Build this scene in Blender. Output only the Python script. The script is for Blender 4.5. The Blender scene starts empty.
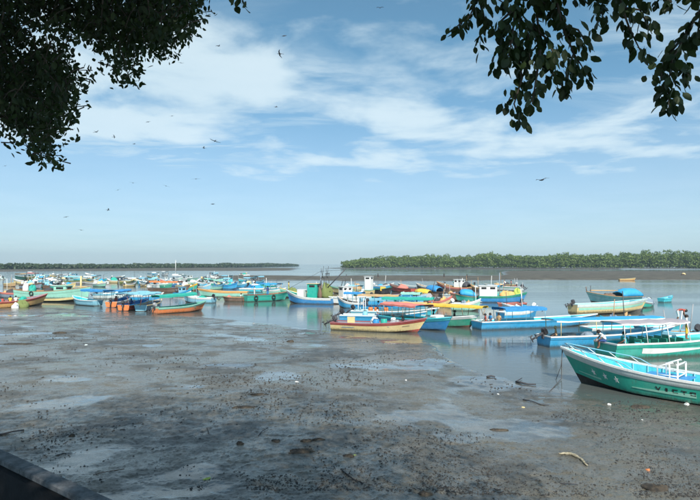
import bpy, bmesh, math, random
import numpy as np
from mathutils import Vector, Matrix, Quaternion
R = math.radians
random.seed(11)
sc = bpy.context.scene
col = sc.collection

# ------------------------------------------------------------------ camera, sky, sun, exposure
CAM_H, F_PX, PITCH = 5.5, 560.0, math.atan(14 / 560.0)
cd = bpy.data.cameras.new('camera'); cam = bpy.data.objects.new('camera', cd); col.objects.link(cam)
cd.sensor_fit = 'HORIZONTAL'; cd.sensor_width = 36; cd.lens = 36 * F_PX / 700.0
cd.clip_start = 0.05; cd.clip_end = 20000
cam.location = (0, 0, CAM_H); cam.rotation_euler = (math.pi / 2 + PITCH, 0, 0)
sc.camera = cam

SUN_EL, SUN_AZ = R(43), R(11)             # sun behind the photographer, a little to the right
to_sun = Vector((math.sin(SUN_AZ) * math.cos(SUN_EL), -math.cos(SUN_AZ) * math.cos(SUN_EL), math.sin(SUN_EL)))
w = bpy.data.worlds.new('World'); sc.world = w; w.use_nodes = True
nt = w.node_tree; nt.nodes.clear()
def N(nt, t, **kw):
    n = nt.nodes.new(t)
    for k, v in kw.items():
        if k == 'inp':
            for a, b in v.items(): n.inputs[a].default_value = b
        else: setattr(n, k, v)
    return n
def math_n(nt, op, a, b=None, c=None, clamp=False):
    n = N(nt, 'ShaderNodeMath', operation=op, use_clamp=clamp)
    for i, v in enumerate((a, b, c)):
        if v is None: continue
        if isinstance(v, (int, float)): n.inputs[i].default_value = v
        else: nt.links.new(v, n.inputs[i])
    return n.outputs[0]
def ramp(nt, fac, p0, p1, v0=0.0, v1=1.0):
    n = N(nt, 'ShaderNodeMapRange', interpolation_type='SMOOTHSTEP')
    nt.links.new(fac, n.inputs[0])
    for i, v in zip((1, 2, 3, 4), (p0, p1, v0, v1)): n.inputs[i].default_value = v
    return n.outputs[0]
def mixc(nt, fac, a, b, mode='MIX'):
    n = N(nt, 'ShaderNodeMix', data_type='RGBA', blend_type=mode)
    for s, v in ((n.inputs[0], fac), (n.inputs[6], a), (n.inputs[7], b)):
        if isinstance(v, (int, float)): s.default_value = v
        elif isinstance(v, tuple): s.default_value = (*v[:3], 1)
        else: nt.links.new(v, s)
    return n.outputs[2]

sky = N(nt, 'ShaderNodeTexSky', sky_type='NISHITA', sun_disc=False)
sky.sun_elevation = SUN_EL; sky.sun_rotation = math.pi - SUN_AZ
sky.air_density = 1.0; sky.dust_density = 0.35; sky.ozone_density = 2.6; sky.altitude = 0
tc = N(nt, 'ShaderNodeTexCoord')
sep = N(nt, 'ShaderNodeSeparateXYZ'); nt.links.new(tc.outputs['Generated'], sep.inputs[0])
zc = math_n(nt, 'MAXIMUM', sep.outputs[2], 0.02)
px_ = math_n(nt, 'DIVIDE', sep.outputs[0], math_n(nt, 'ADD', zc, 0.06))
py_ = math_n(nt, 'DIVIDE', sep.outputs[1], math_n(nt, 'ADD', zc, 0.06))
cmb = N(nt, 'ShaderNodeCombineXYZ'); nt.links.new(px_, cmb.inputs[0]); nt.links.new(py_, cmb.inputs[1])
def cloud_noise(scale, detail, rough, sx, sy, off, dist=0.0):
    m = N(nt, 'ShaderNodeMapping'); m.inputs['Scale'].default_value = (sx, sy, 1); m.inputs['Location'].default_value = off
    m.inputs['Rotation'].default_value = (0, 0, R(8))
    nt.links.new(cmb.outputs[0], m.inputs[0])
    n = N(nt, 'ShaderNodeTexNoise', inp={'Scale': scale, 'Detail': detail, 'Roughness': rough, 'Distortion': dist})
    nt.links.new(m.outputs[0], n.inputs['Vector']); return n.outputs[0]
big = cloud_noise(0.75, 2, 0.5, 0.8, 0.8, (3.1, 1.7, 0))
wisp = cloud_noise(2.6, 8, 0.62, 0.42, 1.0, (1.3, 5.2, 0), 0.5)
veil = math_n(nt, 'MULTIPLY', ramp(nt, big, 0.36, 0.58), ramp(nt, wisp, 0.36, 0.68))
puffn = cloud_noise(1.5, 9, 0.56, 1.0, 1.0, (0.4, 2.2, 0), 0.25)
def bump2(cx, cy, sx, sy):
    a = math_n(nt, 'DIVIDE', math_n(nt, 'SUBTRACT', px_, cx), sx); b = math_n(nt, 'DIVIDE', math_n(nt, 'SUBTRACT', py_, cy), sy)
    return math_n(nt, 'SUBTRACT', 1.0, math_n(nt, 'ADD', math_n(nt, 'MULTIPLY', a, a), math_n(nt, 'MULTIPLY', b, b)), clamp=True)
bank = math_n(nt, 'MAXIMUM', bump2(-0.85, 2.55, 0.75, 0.95), bump2(-1.5, 3.1, 0.8, 0.8))
bank = math_n(nt, 'MAXIMUM', bank, math_n(nt, 'MULTIPLY', bump2(1.0, 3.7, 2.6, 2.0), 0.55))
puff = ramp(nt, math_n(nt, 'ADD', puffn, math_n(nt, 'MULTIPLY', bank, 0.34)), 0.50, 0.80)
cm = math_n(nt, 'MAXIMUM', math_n(nt, 'MULTIPLY', veil, 0.62), math_n(nt, 'MULTIPLY', puff, 0.78))
cm = math_n(nt, 'MULTIPLY', cm, ramp(nt, sep.outputs[2], 0.05, 0.20))
cm = math_n(nt, 'MAXIMUM', cm, ramp(nt, sep.outputs[2], 0.0, 0.34, 0.50, 0.04))      # thin high veil, thicker towards the horizon
skyc = mixc(nt, 1.0, sky.outputs[0], mixc(nt, ramp(nt, sep.outputs[2], -0.02, 0.42), (0.50, 0.72, 0.93), (0.66, 1.02, 0.98)), 'MULTIPLY')
cloud_col = mixc(nt, puffn, (5.2, 6.6, 7.2), (7.0, 8.0, 8.4))
skymix = mixc(nt, cm, skyc, cloud_col)
bg = N(nt, 'ShaderNodeBackground'); bg.inputs[1].default_value = 0.098
nt.links.new(skymix, bg.inputs[0])
wo = N(nt, 'ShaderNodeOutputWorld'); nt.links.new(bg.outputs[0], wo.inputs[0])

sl = bpy.data.lights.new('sun', 'SUN'); sl.energy = 4.6; sl.angle = R(0.53); sl.color = (1.0, 0.95, 0.87)
so = bpy.data.objects.new('sun', sl); col.objects.link(so); so.rotation_euler = to_sun.to_track_quat('Z', 'Y').to_euler()
so.location = (0, -20, 40)
sc.view_settings.view_transform = 'Standard'; sc.view_settings.look = 'None'
sc.view_settings.exposure = 0.40; sc.view_settings.gamma = 1.0; sc.view_settings.use_curve_mapping = False
sc.render.resolution_x = 1024; sc.render.resolution_y = 731

# ------------------------------------------------------------------ pixel rays
def ray(px, py):
    a, b = (px - 350) / F_PX, (250 - py) / F_PX
    return Vector((a, math.cos(PITCH) - b * math.sin(PITCH), math.sin(PITCH) + b * math.cos(PITCH)))
def gp(px, py, z=0.0):                      # where a pixel's ray meets the level z
    d = ray(px, py); t = (z - CAM_H) / d.z
    return Vector((d.x * t, d.y * t, z))
def at(px, py, dist):                       # a point along a pixel's ray, given its distance ahead
    d = ray(px, py); return Vector((0, 0, CAM_H)) + d * (dist / d.y)

# ------------------------------------------------------------------ noise in numpy
def vnoise(x, y, seed=0):
    xi = np.floor(x).astype(np.int64); yi = np.floor(y).astype(np.int64)
    fx = x - xi; fy = y - yi; fx = fx * fx * (3 - 2 * fx); fy = fy * fy * (3 - 2 * fy)
    def h(a, b):
        n = (a * 374761393 + b * 668265263 + seed * 974711) & 0x7fffffff
        n = ((n ^ (n >> 13)) * 1274126177) & 0x7fffffff
        n = (n ^ (n >> 16)) & 0xffff
        return n / 65535.0
    return (h(xi, yi) * (1 - fx) + h(xi + 1, yi) * fx) * (1 - fy) + (h(xi, yi + 1) * (1 - fx) + h(xi + 1, yi + 1) * fx) * fy
def fbm(x, y, oct=4, seed=0):
    s = 0; a = 0.5; t = 0
    for i in range(oct):
        s = s + a * vnoise(x * 2 ** i + 17.3 * i, y * 2 ** i - 9.1 * i, seed + i); t += a; a *= 0.5
    return s / t - 0.5

# ------------------------------------------------------------------ materials
MATS = {}
def new_mat(name):
    m = bpy.data.materials.new(name); m.use_nodes = True
    t = m.node_tree; b = t.nodes['Principled BSDF']; return m, t, b
def paint(c, rough=0.42, wear=0.5, metal=0.0, scale=3.0, spec=0.4, grime=False):
    key = ('p', tuple(round(v, 3) for v in c), rough, wear, metal, scale, grime)
    if key in MATS: return MATS[key]
    m, t, b = new_mat('paint_%d' % len(MATS)); MATS[key] = m
    tc = N(t, 'ShaderNodeTexCoord')
    n1 = N(t, 'ShaderNodeTexNoise', inp={'Scale': scale, 'Detail': 6, 'Roughness': 0.65}); t.links.new(tc.outputs['Object'], n1.inputs['Vector'])
    mp = N(t, 'ShaderNodeMapping'); mp.inputs['Scale'].default_value = (3.5, 3.5, 0.35); t.links.new(tc.outputs['Object'], mp.inputs[0])
    n2 = N(t, 'ShaderNodeTexNoise', inp={'Scale': scale * 1.6, 'Detail': 4, 'Roughness': 0.6}); t.links.new(mp.outputs[0], n2.inputs['Vector'])
    dark = tuple(v * 0.62 + 0.012 for v in c); lite = tuple(min(0.9, v * 1.1 + 0.02) for v in c)
    base = mixc(t, ramp(t, n1.outputs[0], 0.3, 0.7), tuple(c), lite)
    base = mixc(t, math_n(t, 'MULTIPLY', ramp(t, n2.outputs[0], 0.52, 0.75), wear), base, dark)
    if grime:       # silt and scum along the waterline, chalky faded paint, rust runs and scuffs
        n3 = N(t, 'ShaderNodeTexNoise', inp={'Scale': 1.1, 'Detail': 5, 'Roughness': 0.6}); t.links.new(tc.outputs['Object'], n3.inputs['Vector'])
        chalk = tuple(v * 0.7 + 0.17 for v in c); base = mixc(t, math_n(t, 'MULTIPLY', ramp(t, n3.outputs[0], 0.42, 0.7), 0.28), base, chalk)
        mp2 = N(t, 'ShaderNodeMapping'); mp2.inputs['Scale'].default_value = (5, 5, 0.25); t.links.new(tc.outputs['Object'], mp2.inputs[0])
        n4 = N(t, 'ShaderNodeTexNoise', inp={'Scale': 2.2, 'Detail': 5, 'Roughness': 0.7}); t.links.new(mp2.outputs[0], n4.inputs['Vector'])
        base = mixc(t, math_n(t, 'MULTIPLY', ramp(t, n4.outputs[0], 0.60, 0.78), 0.7), base, (0.14, 0.085, 0.05))
        sz = N(t, 'ShaderNodeSeparateXYZ'); t.links.new(tc.outputs['Object'], sz.inputs[0])
        hgt = math_n(t, 'ADD', sz.outputs[2], math_n(t, 'MULTIPLY', math_n(t, 'SUBTRACT', n4.outputs[0], 0.5), 0.5))
        base = mixc(t, ramp(t, hgt, 0.02, 0.26, 0.8, 0.0), base, (0.075, 0.070, 0.050))
        n5 = N(t, 'ShaderNodeTexNoise', inp={'Scale': 14.0, 'Detail': 3, 'Roughness': 0.7}); t.links.new(tc.outputs['Object'], n5.inputs['Vector'])
        base = mixc(t, math_n(t, 'MULTIPLY', ramp(t, n5.outputs[0], 0.66, 0.72), 0.6), base, (0.30, 0.28, 0.24))
    t.links.new(base, b.inputs['Base Color'])
    t.links.new(ramp(t, n1.outputs[0], 0.3, 0.7, rough - 0.1, rough + 0.15), b.inputs['Roughness'])
    b.inputs['Metallic'].default_value = metal; b.inputs['Specular IOR Level'].default_value = spec
    bp = N(t, 'ShaderNodeBump', inp={'Strength': 0.12, 'Distance': 0.02}); t.links.new(n1.outputs[0], bp.inputs['Height']); t.links.new(bp.outputs[0], b.inputs['Normal'])
    return m
def mud_mat():
    m, t, b = new_mat('mud')
    g = N(t, 'ShaderNodeNewGeometry')
    def nz(s, d=5, r=0.6, sc_=(1, 1, 1)):
        mp = N(t, 'ShaderNodeMapping'); mp.inputs['Scale'].default_value = sc_; t.links.new(g.outputs['Position'], mp.inputs[0])
        n = N(t, 'ShaderNodeTexNoise', inp={'Scale': s, 'Detail': d, 'Roughness': r}); t.links.new(mp.outputs[0], n.inputs['Vector']); return n.outputs[0]
    a = nz(0.22, 5, 0.6, (1, 1.15, 1)); bb = nz(1.7, 6, 0.65); c = nz(14, 4, 0.7); d = nz(0.9, 4, 0.6, (0.9, 1.2, 1))
    base = mixc(t, ramp(t, a, 0.35, 0.65), (0.064, 0.064, 0.056), (0.140, 0.126, 0.092))
    base = mixc(t, ramp(t, bb, 0.42, 0.72), base, (0.148, 0.142, 0.122))
    base = mixc(t, ramp(t, c, 0.56, 0.66), base, (0.022, 0.022, 0.021))
    base = mixc(t, math_n(t, 'MULTIPLY', ramp(t, nz(34, 2, 0.6), 0.60, 0.66), ramp(t, d, 0.40, 0.62)), base, (0.014, 0.014, 0.014))
    t.links.new(base, b.inputs['Base Color'])
    wet = math_n(t, 'ADD', math_n(t, 'MULTIPLY', a, 0.45), math_n(t, 'MULTIPLY', d, 0.55))
    rough = ramp(t, wet, 0.42, 0.56, 0.48, 0.12)
    t.links.new(math_n(t, 'ADD', rough, math_n(t, 'ADD', math_n(t, 'MULTIPLY', ramp(t, c, 0.5, 0.7), 0.15), math_n(t, 'MULTIPLY', N(t, 'ShaderNodeAttribute', attribute_name='dry').outputs['Fac'], 0.5))), b.inputs['Roughness'])
    wt = N(t, 'ShaderNodeAttribute', attribute_name='wet').outputs['Fac']; b.inputs['Coat Roughness'].default_value = 0.05; b.inputs['Coat IOR'].default_value = 1.33
    t.links.new(math_n(t, 'MULTIPLY', wt, 0.9), b.inputs['Coat Weight'])
    at_ = N(t, 'ShaderNodeAttribute', attribute_name='dry'); dry = at_.outputs['Fac']
    t.links.new(math_n(t, 'SUBTRACT', 0.5, math_n(t, 'MULTIPLY', dry, 0.42)), b.inputs['Specular IOR Level'])
    e = nz(46, 3, 0.7)
    h = math_n(t, 'ADD', math_n(t, 'MULTIPLY', c, 0.9), math_n(t, 'ADD', math_n(t, 'MULTIPLY', bb, 0.4), math_n(t, 'MULTIPLY', e, 0.35)))
    bp = N(t, 'ShaderNodeBump', inp={'Strength': 0.55, 'Distance': 0.022}); t.links.new(h, bp.inputs['Height']); t.links.new(bp.outputs[0], b.inputs['Normal'])
    return m
def water_mat():
    m, t, b = new_mat('water')
    g = N(t, 'ShaderNodeNewGeometry')
    def nz(s, d, sc_):
        mp = N(t, 'ShaderNodeMapping'); mp.inputs['Scale'].default_value = sc_; t.links.new(g.outputs['Position'], mp.inputs[0])
        n = N(t, 'ShaderNodeTexNoise', inp={'Scale': s, 'Detail': d, 'Roughness': 0.5}); t.links.new(mp.outputs[0], n.inputs['Vector']); return n.outputs[0]
    b.inputs['Base Color'].default_value = (0.085, 0.098, 0.092, 1)
    b.inputs['IOR'].default_value = 1.33
    big = nz(0.035, 3, (0.5, 1.6, 1)); rip = nz(3.2, 3, (0.6, 1.6, 1)); sw = nz(0.7, 3, (0.5, 1.5, 1))
    patch = ramp(t, big, 0.42, 0.58)
    t.links.new(ramp(t, big, 0.40, 0.60, 0.05, 0.13), b.inputs['Roughness'])
    h = math_n(t, 'ADD', math_n(t, 'MULTIPLY', rip, math_n(t, 'ADD', math_n(t, 'MULTIPLY', patch, 0.010), 0.006)), math_n(t, 'MULTIPLY', sw, 0.014))
    bp = N(t, 'ShaderNodeBump', inp={'Strength': 1.0, 'Distance': 0.7}); t.links.new(h, bp.inputs['Height']); t.links.new(bp.outputs[0], b.inputs['Normal'])
    return m
def leaf_mat(name, c0, c1, trans=0.25, rough=0.45):
    m, t, b = new_mat(name)
    g = N(t, 'ShaderNodeNewGeometry')
    n = N(t, 'ShaderNodeTexNoise', inp={'Scale': 6.0 if 'far' not in name else 0.12, 'Detail': 4}); t.links.new(g.outputs['Position'], n.inputs['Vector'])
    rnd = g.outputs['Random Per Island'] if 'far' not in name else n.outputs[0]
    f = math_n(t, 'ADD', math_n(t, 'MULTIPLY', ramp(t, n.outputs[0], 0.3, 0.7), 0.6), math_n(t, 'MULTIPLY', rnd, 0.4))
    base = mixc(t, f, c0, c1); t.links.new(base, b.inputs['Base Color']); b.inputs['Roughness'].default_value = rough
    tr = N(t, 'ShaderNodeBsdfTranslucent'); t.links.new(mixc(t, 1.0, base, (1.3, 1.5, 0.5), 'MULTIPLY'), tr.inputs[0])
    ms = N(t, 'ShaderNodeMixShader', inp={0: trans}); t.links.new(b.outputs[0], ms.inputs[1]); t.links.new(tr.outputs[0], ms.inputs[2])
    t.links.new(ms.outputs[0], t.nodes['Material Output'].inputs['Surface']); return m
def rock_mat(name, c0, c1, scale=8, rough=0.8):
    m, t, b = new_mat(name)
    tc = N(t, 'ShaderNodeTexCoord')
    n = N(t, 'ShaderNodeTexNoise', inp={'Scale': scale, 'Detail': 8, 'Roughness': 0.7}); t.links.new(tc.outputs['Object'], n.inputs['Vector'])
    t.links.new(mixc(t, ramp(t, n.outputs[0], 0.35, 0.65), c0, c1), b.inputs['Base Color']); b.inputs['Roughness'].default_value = rough
    bp = N(t, 'ShaderNodeBump', inp={'Strength': 0.4, 'Distance': 0.02}); t.links.new(n.outputs[0], bp.inputs['Height']); t.links.new(bp.outputs[0], b.inputs['Normal'])
    return m

# colours
C = dict(white=(0.74, 0.75, 0.72), cream=(0.66, 0.52, 0.25), yellow=(0.72, 0.46, 0.05), pale=(0.60, 0.68, 0.66), teal=(0.02, 0.36, 0.28),
         green=(0.03, 0.30, 0.20), mint=(0.28, 0.58, 0.46), cyan=(0.06, 0.50, 0.58), sky=(0.22, 0.50, 0.62), blue=(0.03, 0.24, 0.52),
         azure=(0.03, 0.32, 0.58), navy=(0.02, 0.06, 0.20), red=(0.42, 0.07, 0.05), rust=(0.24, 0.09, 0.06), orange=(0.66, 0.20, 0.06),
         peach=(0.72, 0.40, 0.14), pink=(0.64, 0.20, 0.16), brown=(0.16, 0.10, 0.07), wood=(0.36, 0.22, 0.11), black=(0.015, 0.015, 0.017),
         grey=(0.30, 0.31, 0.32), steel=(0.20, 0.26, 0.32), dark=(0.05, 0.05, 0.055), skin=(0.22, 0.11, 0.065), hair=(0.012, 0.010, 0.009),
         tyre=(0.02, 0.02, 0.02), tan=(0.50, 0.33, 0.16), olive=(0.16, 0.20, 0.06), lime=(0.42, 0.52, 0.10), purple=(0.16, 0.10, 0.26))
def P(c, **k): return paint(C[c] if isinstance(c, str) else c, **k)

# ------------------------------------------------------------------ mesh builder
class MB:
    def __init__(s): s.v = []; s.f = []; s.m = []; s.smooth = []
    def add(s, vs, fs, mi=0, smooth=False):
        o = len(s.v); s.v += [tuple(v) for v in vs]
        for f in fs: s.f.append(tuple(i + o for i in f)); s.m.append(mi); s.smooth.append(smooth)
        return s
    def box(s, c, d, mi=0, rot=None, taper=1.0, bev=0.0):
        x, y, z = d[0] / 2, d[1] / 2, d[2] / 2
        if bev > 0:
            bb = min(bev, x * 0.9, y * 0.9, z * 0.9); pts = []
            prof = [(-z, bb), (-z + bb, 0), (z - bb, 0), (z, bb)]
            for zz, ins in prof:
                k = taper if zz > 0 else 1.0
                X, Y = x * k - ins, y * k - ins; b2 = bb * 0.8
                for px, py in ((-X + b2, -Y), (X - b2, -Y), (X, -Y + b2), (X, Y - b2), (X - b2, Y), (-X + b2, Y), (-X, Y - b2), (-X, -Y + b2)): pts.append((px, py, zz))
            fs = [tuple(range(7, -1, -1)), tuple(range(24, 32))]
            for r_ in range(3):
                for i in range(8): a = r_ * 8 + i; b = r_ * 8 + (i + 1) % 8; fs.append((a, b, b + 8, a + 8))
        else:
            pts = [(sx * x * (taper if sz > 0 else 1), sy * y * (taper if sz > 0 else 1), sz * z) for sz in (-1, 1) for sx, sy in ((-1, -1), (1, -1), (1, 1), (-1, 1))]
            fs = [(3, 2, 1, 0), (4, 5, 6, 7), (0, 1, 5, 4), (1, 2, 6, 5), (2, 3, 7, 6), (3, 0, 4, 7)]
        M = rot if rot is not None else Matrix.Identity(3); c = Vector(c)
        return s.add([M @ Vector(p) + c for p in pts], fs, mi)
    def tube(s, pts, r, n=6, mi=0, closed=False):
        pts = [Vector(p) for p in pts]; k = len(pts)
        rs = r if isinstance(r, (list, tuple)) else [r] * k
        vs = []; up = None
        for i, p in enumerate(pts):
            d = (pts[min(i + 1, k - 1)] - pts[max(i - 1, 0)]); 
            if d.length < 1e-9: d = Vector((0, 0, 1))
            d.normalize()
            if up is None: up = Vector((0, 0, 1)) if abs(d.z) < 0.9 else Vector((1, 0, 0))
            a = d.cross(up)
            if a.length < 1e-4: a = d.cross(Vector((1, 0.3, 0)))
            a.normalize(); b = d.cross(a); up = -b if False else up
            for j in range(n):
                th = 2 * math.pi * j / n; vs.append(p + (a * math.cos(th) + b * math.sin(th)) * rs[i])
        fs = []
        for i in range(k - 1):
            for j in range(n): fs.append((i * n + j, i * n + (j + 1) % n, (i + 1) * n + (j + 1) % n, (i + 1) * n + j))
        fs.append(tuple(range(n - 1, -1, -1))); fs.append(tuple(range((k - 1) * n, k * n)))
        return s.add(vs, fs, mi, n > 4)
    def lathe(s, prof, c=(0, 0, 0), n=12, mi=0, sx=1, sy=1, rot=None):
        vs = []; c = Vector(c); M = rot if rot is not None else Matrix.Identity(3)
        for r_, z in prof:
            for j in range(n): th = 2 * math.pi * j / n; vs.append(M @ Vector((r_ * math.cos(th) * sx, r_ * math.sin(th) * sy, z)) + c)
        fs = []
        for i in range(len(prof) - 1):
            for j in range(n): fs.append((i * n + j, i * n + (j + 1) % n, (i + 1) * n + (j + 1) % n, (i + 1) * n + j))
        fs.append(tuple(range(n - 1, -1, -1))); fs.append(tuple(range((len(prof) - 1) * n, len(prof) * n)))
        return s.add(vs, fs, mi, True)
    def lump(s, c, d, seed=0, nu=9, nv=6, amp=0.25, mi=0, flat=True):
        rr = random.Random(seed); vs = []; c = Vector(c)
        ph = [rr.uniform(0, 6.28) for _ in range(6)]
        for i in range(nv + 1):
            th = math.pi * i / nv
            for j in range(nu):
                f = 2 * math.pi * j / nu
                k = 1 + amp * (math.sin(2 * f + ph[0] + th) * 0.5 + math.sin(3 * f + ph[1] - 2 * th) * 0.35 + rr.uniform(-0.5, 0.5) * 0.6)
                z = math.cos(th); z = max(z, -0.25) if flat else z
                vs.append(c + Vector((d[0] * math.sin(th) * math.cos(f) * k, d[1] * math.sin(th) * math.sin(f) * k, d[2] * z * (k if z > 0 else 1))))
        fs = []
        for i in range(nv):
            for j in range(nu): fs.append((i * nu + j, (i + 1) * nu + j, (i + 1) * nu + (j + 1) % nu, i * nu + (j + 1) % nu))
        return s.add(vs, fs, mi, True)
    def mesh(s, name, mats):
        me = bpy.data.meshes.new(name); me.from_pydata(s.v, [], s.f)
        for m in (mats if isinstance(mats, (list, tuple)) else [mats]): me.materials.append(m)
        me.polygons.foreach_set('material_index', s.m); me.polygons.foreach_set('use_smooth', s.smooth); me.update(); return me
    def build(s, name, mats, parent=None, smooth=None):
        if smooth is not None: s.smooth = [smooth] * len(s.f)
        o = bpy.data.objects.new(name, s.mesh(name, mats)); col.objects.link(o)
        if parent is not None: o.parent = parent
        return o
LABELS = {}
def tag(o, label, cat, group=None, kind=None):
    if label: o['label'] = label
    if cat: o['category'] = cat
    if group: o['group'] = group
    if kind: o['kind'] = kind
    if label:
        if label in LABELS: print('DUPLICATE LABEL', label)
        LABELS[label] = 1
    return o
def empty(name, M):
    o = bpy.data.objects.new(name, None); col.objects.link(o); o.matrix_world = M; o.empty_display_size = 0.3; return o
def np_mesh(name, V, F, mats, smooth=True):
    V = np.asarray(V, np.float32); F = np.asarray(F, np.int32)
    me = bpy.data.meshes.new(name); me.vertices.add(len(V)); me.vertices.foreach_set('co', V.ravel())
    k = F.shape[1]; me.loops.add(F.size); me.loops.foreach_set('vertex_index', F.ravel())
    me.polygons.add(len(F)); me.polygons.foreach_set('loop_start', np.arange(0, F.size, k, dtype=np.int32)); me.polygons.foreach_set('loop_total', np.full(len(F), k, np.int32))
    me.polygons.foreach_set('use_smooth', np.full(len(F), smooth)); me.update(calc_edges=True); me.validate()
    for m in (mats if isinstance(mats, (list, tuple)) else [mats]): me.materials.append(m)
    return me

# ------------------------------------------------------------------ ground: one sheet of mud and river bed to the horizon
SHORE = [(-900, 300), (-300, 301), (0, 305.5), (60, 307), (100, 311), (165, 313.5), (205, 316.5), (250, 321), (320, 329.5), (345, 333.5), (400, 337), (428, 341),
         (441, 352), (455, 362), (470, 368.5), (510, 381), (540, 387), (570, 390.5), (600, 393), (650, 396), (700, 402), (1000, 410), (2500, 420)]
shx = np.array([p[0] for p in SHORE], float); shy = np.array([p[1] for p in SHORE], float)
BARS = [  # low mud bars in the estuary: left, right, far edge, near edge as seen over the level ground, height
    (470, 2500, 270.8, 280.3, 0.55), (300, 520, 275.4, 281.2, 0.5), (180, 345, 275.6, 280.6, 0.5), (-1500, 330, 267.2, 271.5, 0.5), (300, 2500, 267.2, 269.6, 0.7), (-900, 60, 271, 274.5, 0.22)]
def sstep(a, b, x):
    t = np.clip((x - a) / (b - a), 0, 1); return t * t * (3 - 2 * t)
def pools(x, y):                             # shallow films of water left standing on the flat
    return sstep(0.125, 0.19, fbm(x * 0.30 + 3, y * 0.38, 4, 44)) * sstep(2.0, 5.0, np.asarray(y, float))
def ground_z(x, y, fine=True):
    x = np.asarray(x, float); y = np.maximum(np.asarray(y, float), 0.5)
    ppx = 350 + F_PX * x / y; ppy = 264 + CAM_H * F_PX / y
    ys = np.interp(ppx, shx, shy); d = CAM_H * F_PX / (ys - 264) - y     # metres landward of the tide line
    d = d + 0.9 * fbm(x * 0.7, y * 0.7, 3, 5) * np.clip(y / 20, 0.5, 3)
    z = np.where(d > 0, np.minimum(0.012 * d, 0.30), np.maximum(0.05 * d, -0.8))
    for x0, x1, y0, y1, h in BARS:
        wob = 1.6 * fbm(x * 0.012, y * 0.012, 3, 31)
        s = sstep(x0 - 10, x0 + 60, ppx) * (1 - sstep(x1 - 60, x1 + 10, ppx)) * sstep(y0 - 0.5, y0 + 0.8, ppy + wob) * (1 - sstep(y1 - 0.9, y1 + 0.5, ppy + wob))
        z = np.where(d < -8, z + (0.55 + h) * s * 1.1, z)
    near = np.clip((d + 1.0) / 4.0, 0, 1)
    z = z + near * (0.10 * fbm(x * 0.22, y * 0.22, 3, 1) + 0.05 * fbm(x * 0.9, y * 0.9, 3, 2))
    if fine:
        k = near * np.clip(1.4 - y / 45.0, 0, 1) * (1 - 0.92 * pools(x, y))
        z = z + k * (0.045 * fbm(x * 4.2, y * 4.2, 3, 3) + 0.03 * np.abs(fbm(x * 1.5, y * 1.5, 3, 14)) - 0.02 * np.exp(-(fbm(x * 0.55, y * 0.8, 3, 15) / 0.03) ** 2) + 0.03 * np.maximum(fbm(x * 13, y * 13, 2, 4) - 0.06, 0) * 2)
    far = np.clip((y - 150) / 200, 0, 1)
    return z + far * 0.25 * fbm(x * 0.02, y * 0.006, 3, 8)
yr = np.concatenate([np.arange(700, 300, -12.0), np.arange(300, 60, -0.62), np.arange(60, 3.0, -0.4), np.arange(3.0, 0.35, -0.25)])
rows = CAM_H * F_PX / yr
tx = np.concatenate([np.linspace(-4.5, -0.72, 60)[:-1], np.linspace(-0.72, 0.72, 860), np.linspace(0.72, 4.5, 60)[1:]])
TX, RY = np.meshgrid(tx, rows); GX = TX * RY; GZ = ground_z(GX, RY)
nr, nc = GX.shape; idx = np.arange(nr * nc).reshape(nr, nc)
quads = np.stack([idx[:-1, :-1], idx[:-1, 1:], idx[1:, 1:], idx[1:, :-1]], -1).reshape(-1, 4)
MUD = mud_mat()
g = bpy.data.objects.new('ground', np_mesh('ground', np.stack([GX.ravel(), RY.ravel(), GZ.ravel()], -1), quads, MUD)); col.objects.link(g); g['kind'] = 'structure'
wet = g.data.attributes.new('wet', 'FLOAT', 'POINT'); 
_px = 350 + F_PX * GX / RY; _d = CAM_H * F_PX / (np.interp(_px, shx, shy) - 264) - RY + 0.9 * fbm(GX * 0.7, RY * 0.7, 3, 5) * np.clip(RY / 20, 0.5, 3)
_margin = np.exp(-(np.clip(_d, 0, 99) / (1.3 + 2.5 * fbm(GX * 0.4, RY * 0.4, 3, 52))) ** 2) * (_d > -1)       # soaked margin along the tide line
wet.data.foreach_set('value', (np.maximum(pools(GX, RY), 0.8 * _margin) * (RY < 90)).ravel().astype(np.float32))
dry = g.data.attributes.new('dry', 'FLOAT', 'POINT')          # the bars out in the estuary have drained and lie dry
dry.data.foreach_set('value', (sstep(0.02, 0.16, GZ) * sstep(110, 170, RY)).ravel().astype(np.float32))
def gz(x, y): return float(ground_z(np.array([x]), np.array([y]), False)[0])
def on_ground(px, py):
    p = gp(px, py, 0.1)
    for _ in range(3): p = gp(px, py, gz(p.x, p.y))
    return p
wm = MB(); wm.add([(-9000, 8, 0), (9000, 8, 0), (9000, 9000, 0), (-9000, 9000, 0)], [(0, 1, 2, 3)])
wat = wm.build('water', water_mat()); wat['kind'] = 'structure'

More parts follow.
